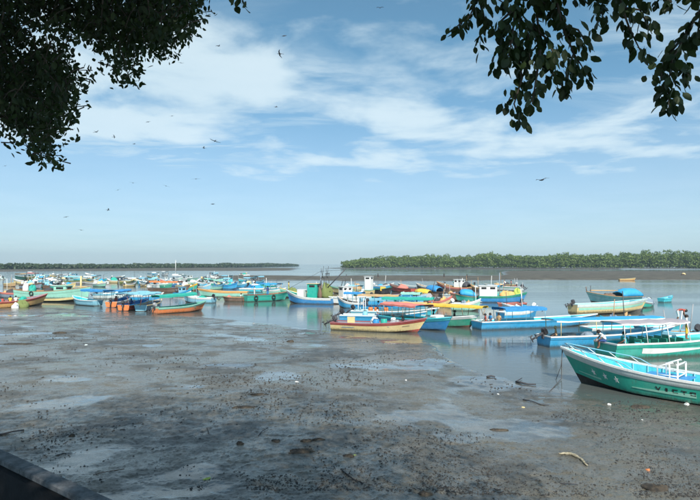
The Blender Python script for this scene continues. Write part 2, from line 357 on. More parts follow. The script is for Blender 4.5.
# mud crumbs: tens of thousands of small clods left by the tide
def clods(n, seed):
    rs = np.random.RandomState(seed)
    py = 500 - 210 * rs.rand(n) ** 1.7 * 0.92; py = np.where(rs.rand(n) < 0.3, 300 + 205 * rs.rand(n), py); pxx = rs.uniform(-60, 760, n)
    y = CAM_H * F_PX / (py - 264) ; x = (pxx - 350) / F_PX * y
    ys = np.interp(pxx, shx, shy)
    dens = fbm(x * 0.35, y * 0.35, 3, 77) + 0.6 * fbm(x * 2.2, y * 2.2, 2, 78)
    keep = (py > ys + 1.5) & (dens > rs.uniform(-0.06, 0.36, n)) & (y > 3.2)
    x, y = x[keep], y[keep]; z = ground_z(x, y); m = len(x)
    s = 0.010 + 0.036 * rs.rand(m) ** 3.6; s *= np.clip(y / 16, 0.95, 1.6)
    base = np.array([(1, 0, 0), (0.4, 0.9, 0.1), (-0.8, 0.6, 0), (-0.8, -0.6, 0.1), (0.4, -0.9, 0), (0.15, 0.1, 0.75), (-0.2, -0.1, 0.6)], float)
    tri = np.array([(0, 1, 5), (1, 2, 5), (2, 6, 5), (2, 3, 6), (3, 4, 6), (4, 5, 6), (4, 0, 5)])
    a = rs.uniform(0, 6.28, m); ca, sa = np.cos(a)[:, None], np.sin(a)[:, None]
    jit = base[None] * (1 + rs.uniform(-0.35, 0.35, (m, 7, 3)))
    X = (jit[:, :, 0] * ca - jit[:, :, 1] * sa * 0.7) * s[:, None] + x[:, None]; Y = (jit[:, :, 0] * sa + jit[:, :, 1] * ca * 0.7) * s[:, None] + y[:, None]
    Z = jit[:, :, 2] * s[:, None] * 0.8 + z[:, None] - 0.004
    V = np.stack([X, Y, Z], -1).reshape(-1, 3); Fc = (tri[None] + (np.arange(m) * 7)[:, None, None]).reshape(-1, 3)
    o = bpy.data.objects.new('mud_clods', np_mesh('mud_clods', V, Fc, rock_mat('clod', (0.012, 0.012, 0.012), (0.036, 0.033, 0.028), 3, 0.6), False)); col.objects.link(o)
    tag(o, 'small dark mud clods and pebbles scattered over the tidal flat', 'mud clods', kind='stuff')
clods(125000, 4)

# ------------------------------------------------------------------ sea wall and promenade at the photographer's feet
def seawall():
    e0, e1 = at(0, 448, 3.0), at(115, 500, 0)  # outer edge of the coping
    zt = e0.z
    d1 = ray(115, 500); t = (zt - CAM_H) / d1.z; e1 = Vector((d1.x * t, d1.y * t, zt))
    u = (e1 - e0); u.z = 0; u.normalize(); n = Vector((-u.y, u.x, 0))
    if n.y > 0: n = -n                                  # towards the promenade
    a = e0 - u * 30; b = e1 + u * 30
    ang = math.atan2(u.y, u.x); M = Matrix.Translation((a.x, a.y, 0)) @ Matrix.Rotation(ang, 4, 'Z'); L = (b - a).length
    root = empty('sea_wall', M); tag(root, 'low concrete sea wall with pale worn coping in the tree shade', 'wall')
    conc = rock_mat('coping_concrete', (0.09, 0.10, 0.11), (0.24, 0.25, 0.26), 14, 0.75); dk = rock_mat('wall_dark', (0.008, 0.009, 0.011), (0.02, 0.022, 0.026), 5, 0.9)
    s = -1 if (M.to_3x3() @ Vector((0, 1, 0))).dot(n) < 0 else 1
    x = 0; k = 0
    while x < L:                                         # coping stones laid end to end
        l = 1.9
        m = MB(); m.box((x + l / 2, s * 0.0375, zt - 0.015), (l - 0.008, 0.075, 0.03), bev=0.005); m.build('coping_stone', conc, root); x += l
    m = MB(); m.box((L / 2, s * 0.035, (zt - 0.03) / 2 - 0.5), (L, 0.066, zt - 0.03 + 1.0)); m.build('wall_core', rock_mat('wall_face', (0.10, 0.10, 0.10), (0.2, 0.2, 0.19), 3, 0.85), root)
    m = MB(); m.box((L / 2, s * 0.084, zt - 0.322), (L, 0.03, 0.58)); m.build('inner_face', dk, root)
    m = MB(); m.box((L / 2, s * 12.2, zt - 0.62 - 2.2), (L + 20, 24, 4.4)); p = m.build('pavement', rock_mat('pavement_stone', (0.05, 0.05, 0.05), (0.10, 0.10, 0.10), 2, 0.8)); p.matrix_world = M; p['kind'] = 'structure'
    return zt - 0.62
QUAY = seawall()
exec_later = []

# ------------------------------------------------------------------ boats
class Boat:
    def __init__(s, name, label, bow, stern, cat='boat', group=None, L=None, B=None, F=0.62, Fb=None, D=0.22, rake=0.11, cols=('navy', 'blue', 'white', 'white', 'sky'),
                 lod=1, z=0.0, off=True, fine=0.45, deck=True, stern_up=0.0):
        pb, ps = gp(*bow), gp(*stern)
        d = pb - ps; LL = d.length; d.normalize()
        if L is None: L = LL / (1 - rake)
        B = B or max(1.0, min(2.3, L * 0.25)); Fb = Fb or F * 1.75
        c = pb - d * (L / 2 - rake * L)
        if off: c = c + Vector((c.x, c.y, 0)).normalized() * (B * 0.42 * abs(d.x))
        s.L, s.B, s.F, s.Fb, s.D, s.rk, s.fine = L, B, F, Fb, D, rake * L, fine; s.stern_up = stern_up
        s.M = Matrix.Translation((c.x, c.y, z)) @ Matrix.Rotation(math.atan2(d.y, d.x), 4, 'Z')
        s.d = d; s.label = label
        s.root = empty(name, s.M); tag(s.root, label, cat, group)
        s.lod = lod; s.cols = cols; s.floor = 0.08
        s.hull(deck)
    # shape functions: t from stern 0 to bow 1, v from keel 0 to sheer 1
    def wd(s, t):
        b = s.B / 2
        if t < s.fine: return b * (0.84 + 0.16 * math.sin(math.pi / 2 * t / s.fine))
        q = (t - s.fine) / (1 - s.fine); return max(b * (1 - q ** 2.3), 0.012)
    def sh(s, t):
        q = max(0, (t - 0.3) / 0.7); return s.F + (s.Fb - s.F) * q ** 2.0 + s.stern_up * max(0, 1 - t / 0.3) ** 2
    def S(s, t, v, side=1, out=0.0):
        q = max(0, (t - 0.62) / 0.38); bowf = q ** 1.3
        if v < 0.34: zz = 0.20 * v / 0.34; pr = 0.80 * v / 0.34
        else: k = (v - 0.34) / 0.66; zz = 0.20 + 0.80 * k; pr = 0.80 + 0.20 * (k ** 0.8)
        zb = v; prb = v ** 1.15
        zz = zz * (1 - bowf) + zb * bowf; pr = pr * (1 - bowf) + prb * bowf
        kz = -s.D + 0.12 * s.D * q; x = -s.L / 2 + s.L * t + s.rk * (zz - 1) * max(0, (t - 0.55) / 0.45) ** 1.6
        return Vector((x, side * (s.wd(t) * pr + out), kz + (s.sh(t) - kz) * zz))
    def W(s, t, y, z): return s.M @ Vector((-s.L / 2 + s.L * t, y, z))
    def hull(s, deck):
        bot, side, strake, rail, ins = s.cols
        nT = {1: 26, 2: 16, 3: 10}[s.lod]; ts = [1 - (1 - i / nT) ** 1.25 for i in range(nT + 1)]
        vsv = [0, 0.17, 0.34, 0.36, 0.5, 0.64, 0.78, 0.80, 0.90, 1.0] if s.lod < 3 else [0, 0.34, 0.36, 0.6, 0.78, 0.80, 1.0]
        m = MB()
        for sd in (1, -1):
            vs = [s.S(t, v, sd, 0.022 if v >= 0.795 else 0.0) for t in ts for v in vsv]; k = len(vsv); 
            for mi, cond in ((0, lambda v: v < 0.35), (1, lambda v: 0.35 <= v < 0.79), (2, lambda v: v >= 0.79)):
                fs = []
                for i in range(nT):
                    for j in range(k - 1):
                        if cond((vsv[j] + vsv[j + 1]) / 2):
                            q = (i * k + j, (i + 1) * k + j, (i + 1) * k + j + 1, i * k + j + 1); fs.append(q if sd < 0 else q[::-1])
                m.add(vs, fs, mi, True)
        ring = [s.S(0, v, 1) for v in reversed(vsv)] + [s.S(0, v, -1) for v in vsv[1:]]
        m.add(ring, [tuple(range(len(ring)))], 1)
        s.hull_o = m.build('hull', [P(bot, grime=True), P(side, grime=True), P(strake, grime=True)], s.root)
        # gunwale rail
        m = MB(); gt = [i / nT for i in range(nT + 1)]; wv, hv = 0.075, 0.07
        for sd in (1, -1):
            vs = []
            for t in gt:
                p = s.S(t, 1, sd); yo = abs(p.y) + 0.03; yi = max(yo - wv - 0.03, 0.0)
                for yy, zz in ((yo, p.z - hv), (yo, p.z + 0.015), (yi, p.z + 0.015), (yi, p.z - hv)): vs.append((p.x, sd * yy, zz))
            fs = []
            for i in range(nT):
                for j in range(4):
                    q = (i * 4 + j, i * 4 + (j + 1) % 4, (i + 1) * 4 + (j + 1) % 4, (i + 1) * 4 + j); fs.append(q if sd > 0 else q[::-1])
            fs.append((0, 1, 2, 3) if sd < 0 else (3, 2, 1, 0)); m.add(vs, fs, 0)
        p = s.S(0, 1, 1); m.box((p.x + 0.05, 0, p.z - 0.03), (0.11, 2 * p.y - 0.06, 0.085))
        m.build('gunwale', P(rail), s.root)
        # inside of the hull
        m = MB(); it = [0.012 + 0.90 * i / nT for i in range(nT + 1)]; vs = []
        for t in it:
            lo, hi = 0.0, 1.0
            for _ in range(18):
                md = (lo + hi) / 2
                if s.S(t, md).z < s.floor: lo = md
                else: hi = md
            half = [s.S(t, 1 + (hi - 1) * k / 3) for k in range(4)]
            half = [(q.x - (0.04 if t > .6 else 0), max(q.y - 0.055, 0.002), q.z - (0.03 if k == 0 else 0)) for k, q in enumerate(half)]
            vs += half + [(a, -b, c) for a, b, c in reversed(half)]
        fs = []
        for i in range(nT):
            for j in range(7): fs.append((i * 8 + j, i * 8 + j + 1, (i + 1) * 8 + j + 1, (i + 1) * 8 + j))
        fs.append(tuple(range(8))); m.add(vs, [f[::-1] for f in fs], 0); s.liner = m.build('inner_liner', P(ins), s.root)
        if deck:
            m = MB(); dt = [0.80 + 0.192 * i / 6 for i in range(7)]; vs = []
            for t in dt: p = s.S(t, 1); y = max(p.y - 0.035, 0.003); vs += [(p.x, y, p.z - 0.02), (p.x, 0, p.z + 0.015), (p.x, -y, p.z - 0.02)]
            fs = []
            for i in range(6):
                for j in range(2): fs.append((i * 3 + j, (i + 1) * 3 + j, (i + 1) * 3 + j + 1, i * 3 + j + 1))
            p = s.S(0.80, 1); y = p.y - 0.04; o = len(vs); vs += [(p.x, y * 0.8, p.z - 0.3), (p.x, -y * 0.8, p.z - 0.3)]; fs.append((0, 1, 2, o + 1, o))
            m.add(vs, fs); m.build('foredeck', P(rail if s.lod == 3 else ins), s.root)
    def seats(s, ts, c, name='seat'):
        for t in ts:
            p = s.S(t, 1); m = MB(); m.box((p.x, 0, s.F - 0.2), (0.26, 2 * p.y - 0.13, 0.045), bev=0.012); m.build(name, P(c), s.root)
        return s
    def canopy(s, t0, t1, z, c, posts=4, pc='white', valance=0.10, droop=0.0, w=1.02, edge=None):
        m = MB(); n = 10; k = 6; vs = []
        for i in range(n + 1):
            t = t0 + (t1 - t0) * i / n; x = -s.L / 2 + s.L * t; ww = s.B / 2 * w * (1.0 if t < 0.7 else 1 - (t - 0.7) * 1.2)
            zz = z + droop * (i / n) + 0.02 * math.sin(i * 2.1 + z * 9) - 0.035 * abs(math.sin(math.pi * i / n * max(1, posts - 1)))
            sec = [(ww, zz - valance)] + [(ww * math.cos(math.pi * j / k), zz + 0.07 * math.sin(math.pi * j / k) + 0.012 * math.sin(i * 1.7 + j * 2.3)) for j in range(k + 1)] + [(-ww, zz - valance)]
            if i in (0,): s.cz0 = zz
            vs += [(x, a, b) for a, b in sec]
        q = k + 3; fs = [(i * q + j, (i + 1) * q + j, (i + 1) * q + j + 1, i * q + j + 1) for i in range(n) for j in range(q - 1)]
        mi = [1 if (edge and (j == 0 or j == q - 2)) else 0 for i in range(n) for j in range(q - 1)]
        m.add(vs, fs); m.m = mi
        o = m.build('canopy', [P(c, rough=0.65), P(edge or c, rough=0.6)], s.root)
        so = o.modifiers.new('thick', 'SOLIDIFY'); so.thickness = 0.015
        for i in range(posts):
            t = t0 + (t1 - t0) * (0.04 + 0.92 * i / max(1, posts - 1)); p = s.S(t, 1)
            ww = s.B / 2 * w * (1.0 if t < 0.7 else 1 - (t - 0.7) * 1.2)
            for sd in (1, -1):
                m = MB(); m.tube([(p.x, sd * (p.y - 0.03), p.z - 0.05), (p.x, sd * (ww - 0.035), z + droop * (t - t0) / (t1 - t0) + 0.01)], 0.024 if s.lod < 3 else 0.035, 6); m.build('post', P(pc), o)
        return s
    def motor(s, c='black', tilt=60, y=0.0, scale=1.0):
        p = s.S(0, 1); zt = p.z + 0.02
        R_ = Matrix.Rotation(R(tilt), 3, 'Y'); piv = Vector((p.x - 0.10, y, zt))
        def T(v): return piv + R_ @ (Vector(v) * scale)
        m = MB(); m.box(T((-0.12, 0, 0.30)), (0.52 * scale, 0.34 * scale, 0.40 * scale), bev=0.09, rot=R_, taper=0.9)
        o = m.build('outboard_motor', P(c, rough=0.3, wear=0.2), s.root)
        m = MB(); m.tube([T((-0.10, 0, 0.12)), T((-0.10, 0, -0.35)), T((-0.10, 0, -0.78))], [0.10 * scale, 0.075 * scale, 0.06 * scale], 8)
        m.box(T((-0.14, 0, -0.44)), (0.34 * scale, 0.14 * scale, 0.03), rot=R_); m.tube([T((0.10, 0, -0.80)), T((-0.30, 0, -0.80))], [0.03 * scale, 0.06 * scale], 8); m.build('shaft', P('dark'), o)
        m = MB()
        for a in range(3): Q = R_ @ Matrix.Rotation(a * 2.094, 3, 'X') @ Matrix.Rotation(0.5, 3, 'Z'); m.box(T((-0.33, 0, -0.80)) + Q @ Vector((0, 0, 0.09)), (0.02, 0.09, 0.14), rot=Q)
        m.build('propeller', P('dark'), o)
        m = MB(); m.box((p.x - 0.02, y, zt - 0.10), (0.13, 0.22, 0.30), bev=0.02); m.tube([T((0.12, 0, 0.2)), T((0.5, 0.05, 0.26))], 0.025, 6); m.build('bracket', P('dark'), o)
        return s
    def cabin(s, t0, t1, w, h, c, roof=None, z=None, windows=2, frame=None):
        x0, x1 = -s.L / 2 + s.L * t0, -s.L / 2 + s.L * t1; zb = s.floor if z is None else z; H = h - zb; cx = (x0 + x1) / 2; lx = x1 - x0
        m = MB(); m.box((cx, 0, zb + H / 2), (lx, w, H), bev=0.03); o = m.build('cabin', P(c), s.root)
        m = MB(); m.box((cx, 0, h + 0.03), (lx + 0.22, w + 0.2, 0.06), bev=0.02); m.build('roof', P(roof or c), o)
        for sd in (1, -1):
            for i in range(windows):
                xx = x0 + lx * (i + 0.5) / windows; ww = lx / windows * 0.58
                m = MB(); m.box((xx, sd * (w / 2 + 0.003), h - 0.30 * min(1, H)), (ww, 0.02, 0.30), bev=0.004); f = m.build('window', P('black', rough=0.12, wear=0), o)
        for sx in (1, -1):
            m = MB(); m.box((cx + sx * (lx / 2 + 0.003), 0, h - 0.30 * min(1, H)), (0.02, w * 0.6, 0.28), bev=0.004); m.build('window', P('black', rough=0.12, wear=0), o)
        return s
    def tube(s, name, pts, r, c, n=6):
        m = MB(); m.tube(pts, r, n); m.build(name, P(c), s.root); return s
    def p(s, t, y, z): return Vector((-s.L / 2 + s.L * t, y, z))
    def tarp(s, t0, t1, c, h=0.75, ends=0.5):       # arched cloth over hoops
        m = MB(); vs = []; n, k = 8, 10
        for i in range(n + 1):
            t = t0 + (t1 - t0) * i / n; p = s.S(t, 1); e = 1 - ends * abs(2 * i / n - 1) ** 3
            for j in range(k + 1):
                a = math.pi * j / k; vs.append((p.x + 0.03 * math.sin(j * 2.3 + i), (p.y + 0.04) * math.cos(a), p.z + h * e * math.sin(a) ** 0.7 * (1 + 0.05 * math.sin(3 * i + 2 * j))))
        q = k + 1; m.add(vs, [(i * q + j, (i + 1) * q + j, (i + 1) * q + j + 1, i * q + j + 1) for i in range(n) for j in range(k)], 0, True)
        o = m.build('tarpaulin', P(c, rough=0.55), s.root); so = o.modifiers.new('thick', 'SOLIDIFY'); so.thickness = 0.012
        for t in (t0 + 0.01, (t0 + t1) / 2, t1 - 0.01):
            p = s.S(t, 1); e = 1 - ends * abs(2 * (t - t0) / (t1 - t0) - 1) ** 3
            mm = MB(); mm.tube([(p.x, p.y * 0.96 * math.cos(math.pi * j / 8), p.z - 0.02 + h * 0.93 * e * math.sin(math.pi * j / 8) ** 0.7) for j in range(9)], 0.018, 5); mm.build('hoop', P('grey'), o)
        return s
    def marks(s, name, polys, c, side, t0, v0, sx, sv):   # flat shapes laid on the hull skin; polys in letter units
        m = MB()
        for poly in polys:
            vs = []
            for a, b in poly:
                if name in ('letter', 'star'): a += random.uniform(-.025, .025); b += random.uniform(-.025, .025)
                t = t0 + a * sx; v = v0 + b * sv; vs.append(s.S(t, v, side, 0.012 + (0.022 if v > 0.79 else 0)))
            m.add(vs, [tuple(range(len(vs)))]); 
        o = m.build(name, P(c, wear=0.3), s.hull_o); md = o.modifiers.new('thick', 'SOLIDIFY'); md.thickness = 0.006; md.offset = 0; return o

def put(name, m, mats, loc, label, cat, group=None, rz=0.0):
    o = m.build(name, mats); o.location = loc; o.rotation_euler = (0, 0, rz); return tag(o, label, cat, group)
def barrel(loc, c, label, r=0.24, h=0.62, lid='dark'):
    m = MB(); m.lathe([(r * .85, 0), (r * .97, .04), (r, .1), (r, h * .32), (r * 1.04, h * .35), (r, h * .38), (r, h * .62), (r * 1.04, h * .65), (r, h * .68), (r * .97, h - .05), (r * .85, h)], n=14)
    o = put('barrel', m, P(c, rough=0.4), loc, label, 'barrel')
    m = MB(); m.lathe([(r * .7, h + .002), (r * .7, h + .03)], n=12); m.build('lid', P(lid), o); return o
def crate(loc, c, label, d=(0.6, 0.45, 0.4), rz=0.0, name='crate'):
    m = MB(); x, y, z = d; t = 0.02
    m.box((0, 0, t / 2), (x, y, t)); 
    for sx in (1, -1): m.box((sx * (x / 2 - t / 2), 0, z / 2 + t / 2), (t, y, z - t)); m.box((0, sx * (y / 2 - t / 2), z / 2 + t / 2), (x - 2 * t, t, z - t))
    m.box((0, 0, z * 0.96), (x + 0.03, y + 0.03, 0.03)) if name == 'ice_box' else None
    o = put(name, m, P(c), loc, label, 'box' if name != 'crate' else 'crate', rz=rz)
    for sx in (1, -1): mm = MB(); mm.box((sx * (x / 2 + 0.012), 0, z * 0.7), (0.024, 0.16, 0.04)); mm.build('handle', P('dark'), o)
    return o
def heap(loc, d, c, label, seed, name='net_pile', cat='net', rz=0.0):
    m = MB(); m.lump((0, 0, 0.0), d, seed, 14, 8, 0.30); 
    rr = random.Random(seed)
    for i in range(5): m.lump((rr.uniform(-.5, .5) * d[0], rr.uniform(-.5, .5) * d[1], d[2] * 0.45), (d[0] * .35, d[1] * .35, d[2] * rr.uniform(.4, .75)), seed + i, 9, 6, 0.3)
    loc = Vector(loc) + Vector((0, 0, d[2] * 0.25)); return put(name, m, paint(C[c], rough=0.85, scale=9.0, wear=0.9), loc, label, cat, rz=rz)
def tyre(loc, label, rz, r=0.30):
    m = MB(); n, k = 18, 8; vs = []
    for i in range(n):
        a = 2 * math.pi * i / n
        for j in range(k):
            b = 2 * math.pi * j / k; rr = r - 0.085 + 0.085 * math.cos(b); vs.append((rr * math.cos(a), 0.075 * math.sin(b), rr * math.sin(a)))
    m.add(vs, [(i * k + j, ((i + 1) % n) * k + j, ((i + 1) % n) * k + (j + 1) % k, i * k + (j + 1) % k) for i in range(n) for j in range(k)], 0, True)
    o = put('tyre_fender', m, P('tyre', rough=0.8), loc, label, 'tyre', 'tyres hung as fenders', rz)
    mm = MB(); mm.tube([(0, 0, r - 0.05), (0, 0.02, r + 0.32)], 0.012, 5); mm.build('rope', P('tan'), o); return o

# ------------------------------------------------------------------ people: a skinned body on a posed skeleton
def person(loc, rz, pose, shirt, shorts, label, H=1.62, hairc='hair', cap=None, skin='skin', arms=None, sleeves=0.55):
    k = H / 1.62; V = {}; E = []
    if pose == 'stand':
        V = dict(pel=(0, 0, .88), sp=(.01, 0, 1.06), ch=(0, 0, 1.24), nk=(0, 0, 1.37), hd=(.02, 0, 1.47), tp=(.01, 0, 1.56))
        legs = {1: [(0, .09, .84), (.03, .11, .46), (0, .12, .09), (.13, .13, .04)], -1: [(0, -.09, .84), (-.02, -.11, .46), (-.06, -.12, .09), (.07, -.13, .04)]}
        arm = {1: [(0, .17, 1.31), (-.03, .23, 1.05), (.08, .24, .83)], -1: [(0, -.17, 1.31), (-.02, -.22, 1.05), (.10, -.22, .84)]}
    elif pose == 'bend':
        V = dict(pel=(-.05, 0, .84), sp=(.13, 0, .95), ch=(.30, 0, .96), nk=(.43, 0, .93), hd=(.53, 0, .90), tp=(.60, 0, .86))
        legs = {1: [(-.05, .09, .80), (.05, .11, .44), (-.05, .12, .09), (.09, .13, .04)], -1: [(-.05, -.09, .80), (.02, -.11, .44), (-.10, -.12, .09), (.04, -.13, .04)]}
        arm = {1: [(.36, .17, .95), (.40, .21, .68), (.50, .18, .44)], -1: [(.36, -.17, .95), (.38, -.21, .68), (.46, -.17, .43)]}
    elif pose == 'sit':
        V = dict(pel=(0, 0, .10), sp=(.01, 0, .29), ch=(.03, 0, .47), nk=(.05, 0, .60), hd=(.08, 0, .70), tp=(.07, 0, .79))
        legs = {1: [(.03, .09, .09), (.40, .12, .12), (.42, .12, -.28), (.54, .13, -.33)], -1: [(.03, -.09, .09), (.40, -.12, .12), (.38, -.12, -.28), (.50, -.13, -.33)]}
        arm = {1: [(.03, .17, .54), (.06, .23, .30), (.26, .19, .18)], -1: [(.03, -.17, .54), (.06, -.23, .30), (.28, -.16, .20)]}
    else:      # lean: seated, leaning far forward
        V = dict(pel=(0, 0, .10), sp=(.09, 0, .27), ch=(.22, 0, .40), nk=(.32, 0, .50), hd=(.40, 0, .57), tp=(.43, 0, .65))
        legs = {1: [(.03, .09, .09), (.40, .12, .12), (.42, .12, -.28), (.54, .13, -.33)], -1: [(.03, -.09, .09), (.40, -.12, .12), (.38, -.12, -.28), (.50, -.13, -.33)]}
        arm = {1: [(.24, .17, .46), (.34, .22, .24), (.50, .17, .12)], -1: [(.24, -.17, .46), (.36, -.21, .24), (.52, -.15, .13)]}
    if arms: arm.update(arms)
    pts, rad, reg, edges = [], [], [], []
    def pt(p, r): pts.append(Vector(p) * k); rad.append((r[0] * k, r[1] * k)); return len(pts) - 1
    ids = {n: pt(V[n], r) for n, r in (('pel', (.135, .11)), ('sp', (.125, .10)), ('ch', (.15, .105)), ('nk', (.055, .055)), ('hd', (.088, .10)), ('tp', (.075, .085)))}
    def ed(a, b, mat): edges.append((a, b)); reg.append((a, b, mat))
    ed(ids['pel'], ids['sp'], 1); ed(ids['sp'], ids['ch'], 1); ed(ids['ch'], ids['nk'], 1); ed(ids['nk'], ids['hd'], 0); ed(ids['hd'], ids['tp'], 0)
    for sd in (1, -1):
        a = [pt(p, (r, r)) for p, r in zip(legs[sd], (.088, .062, .042, .036))]
        ed(ids['pel'], a[0], 2); ed(a[0], a[1], 2); ed(a[1], a[2], 0); ed(a[2], a[3], 0)
        b = [pt(p, (r, r)) for p, r in zip(arm[sd], (.058, .042, .030))]
        ed(ids['ch'], b[0], 1); ed(b[0], b[1], 1); ed(b[1], b[2], 0)
        u = (Vector(arm[sd][2]) - Vector(arm[sd][1])).normalized(); sdv = Vector((0, 1, 0)) if abs(u.y) < .8 else Vector((1, 0, 0)); sdv = (sdv - u * sdv.dot(u)).normalized()
        palm = pt(Vector(arm[sd][2]) + u * .07, (.034, .018)); ed(b[2], palm, 0); cur = u.cross(sdv) * -.02 * sd
        for fi, (o, l) in enumerate(((-.030, .065), (-.010, .078), (.010, .074), (.030, .058))):
            f1 = pt(Vector(arm[sd][2]) + u * (.09 + l * .45) + sdv * o, (.010, .010)); f2 = pt(Vector(arm[sd][2]) + u * (.09 + l) + sdv * o + cur, (.008, .008)); ed(palm, f1, 0); ed(f1, f2, 0)
        th = pt(Vector(arm[sd][2]) + u * .06 + sdv * -.055 * sd, (.011, .011)); ed(b[2], th, 0)
    me = bpy.data.meshes.new('tmp'); me.from_pydata([tuple(p) for p in pts], edges, []); ob = bpy.data.objects.new('tmp', me); col.objects.link(ob)
    sk = ob.modifiers.new('s', 'SKIN'); sk.use_smooth_shade = True
    for i, r_ in enumerate(rad): me.skin_vertices[0].data[i].radius = r_
    me.skin_vertices[0].data[0].use_root = True
    ss = ob.modifiers.new('u', 'SUBSURF'); ss.levels = 1; ss.render_levels = 1
    dg = bpy.context.evaluated_depsgraph_get(); dg.update(); me2 = bpy.data.meshes.new_from_object(ob.evaluated_get(dg)); bpy.data.objects.remove(ob); bpy.data.meshes.remove(me)
    for mm in (P(skin, wear=0.1, rough=.5), P(shirt, rough=.8, wear=.3, scale=9.0), P(shorts, rough=.85, wear=.3, scale=9.0)): me2.materials.append(mm)
    segs = [(pts[a], pts[b] - pts[a], m_, a, b) for a, b, m_ in reg]
    for f in me2.polygons:
        c = f.center; best = (9, 0)
        for a, d, m_, ia, ib in segs:
            u = max(0, min(1, (c - a).dot(d) / max(d.length_squared, 1e-9))); dist = (c - a - d * u).length / (0.5 * (rad[ia][0] + rad[ib][0]))
            if m_ == 1 and ia >= 6 and u > sleeves: mm = 0
            else: mm = m_
            if dist < best[0]: best = (dist, mm)
        f.material_index = best[1]; f.use_smooth = True
    o = bpy.data.objects.new('person', me2); col.objects.link(o); o.location = loc; o.rotation_euler = (0, 0, rz); tag(o, label, 'person')
    hd, tp = Vector(V['hd']) * k, Vector(V['tp']) * k; ax = (tp - hd).normalized(); fw = Vector((1, 0, 0)); fw = (fw - ax * fw.dot(ax)).normalized() if abs(ax.x) < .95 else Vector((0, 0, -1))
    lt = ax.cross(fw); Mh = Matrix((fw, lt, ax)).transposed()
    m = MB(); cen = hd + ax * .04 * k - fw * .012; prof = [(.115, -.05), (.122, .0), (.112, .05), (.08, .095), (.03, .115), (.003, .118)]
    m.lathe([(a * k, b * k) for a, b in prof], cen, 12, 0, 1.0, .86, rot=Mh @ Matrix.Rotation(R(-16), 3, 'Y')); m.build('hair' if not cap else 'cap', P(cap or hairc, rough=.7, wear=.1), o)
    m = MB(); c2 = hd + fw * .108 * k
    m.lump(c2 - ax * .012 * k, (.022 * k, .014 * k, .022 * k), 3, 6, 4, .05, 0, False)
    for sd in (1, -1): m.lump(hd + ax * .018 * k + fw * .097 * k + lt * .036 * k * sd, (.010, .013, .008), 4, 6, 4, 0, 1, False); m.lump(hd + lt * .092 * k * sd, (.02, .012, .032), 5, 6, 4, 0, 0, False)
    m.box(c2 - ax * .05 * k - fw * .008, (.012, .045 * k, .010), 2, rot=Mh); m.build('face', [P(skin, wear=.1, rough=.5), P('black'), P('red')], o)
    return o

# ------------------------------------------------------------------ near boats
BO = {}
def dirpt(a, b): return a, b
# the green boat aground in front
A = BO['A'] = Boat('fishing_boat', 'green fishing boat with white stars and lettering, aground nearest the camera', (583, 383), (700, 401), L=9.2, B=2.25, F=0.92, Fb=1.58, D=0.16, rake=0.115,
                   cols=('black', (0.015, 0.36, 0.26), 'pale', 'white', 'cyan'), cat='boat', off=False, fine=0.42)
A.seats([0.18, 0.36, 0.56], 'sky')
A.cols = A.cols
A.floor = 0.08
for sd in (1, -1):      # bow rails of bent white pipe
    m = MB(); rail = []
    for i in range(9):
        t = 0.60 + 0.375 * i / 8; p = A.S(t, 1, sd); rail.append((p.x, sd * max(abs(p.y) - 0.05, 0.02), p.z + (0.0 if i == 0 else 0.13 + 0.10 * min(1, i / 2))))
    m.tube(rail, 0.022, 7); m.build('bow_rail', P('sky', rough=.3), A.root)
    for i in (2, 4, 6, 8):
        t = 0.60 + 0.375 * i / 8; p = A.S(t, 1, sd); q = A.S(t - 0.03, 1, sd); m = MB(); m.tube([rail[i], (q.x - 0.10, sd * max(abs(q.y) - 0.05, .02), q.z)], 0.018, 6); m.build('rail_stay', P('white', rough=.3), A.root)
for y in (0.55, -0.55):  # white steering frame
    m = MB(); x0 = A.p(.44, 0, 0).x
    m.tube([(x0, y, .10), (x0, y, 1.42), (x0 + .18, y, 1.50), (x0 + .75, y, 1.28), (x0 + .75, y, .10)], 0.035, 8); m.tube([(x0, y, .95), (x0 + .75, y, .95)], 0.025, 6); m.tube([(x0 + .3, y, .10), (x0 + .3, y, 1.45)], .028, 6); m.build('steering_frame', P('white'), A.root)
m = MB(); m.tube([(A.p(.44, 0, 0).x, -.55, 1.42), (A.p(.44, 0, 0).x, .55, 1.42)], .035, 8); m.tube([(A.p(.44, 0, 0).x, -.55, .95), (A.p(.44, 0, 0).x, .55, .95)], .025, 8); m.build('crossbar', P('white'), A.root)
m = MB(); m.box(A.p(.50, 0, .80), (1.75, 1.56, .05), bev=.015); m.build('engine_cover', P('blue'), A.root)
for i in range(9):
    t = .16 + i * .065
    for sd in (1, -1):
        m = MB(); m.tube([A.S(t, v, sd, -.085) for v in (.97, .85, .7, .55)], .03, 4); m.build('frame_rib', P('sky'), A.root)
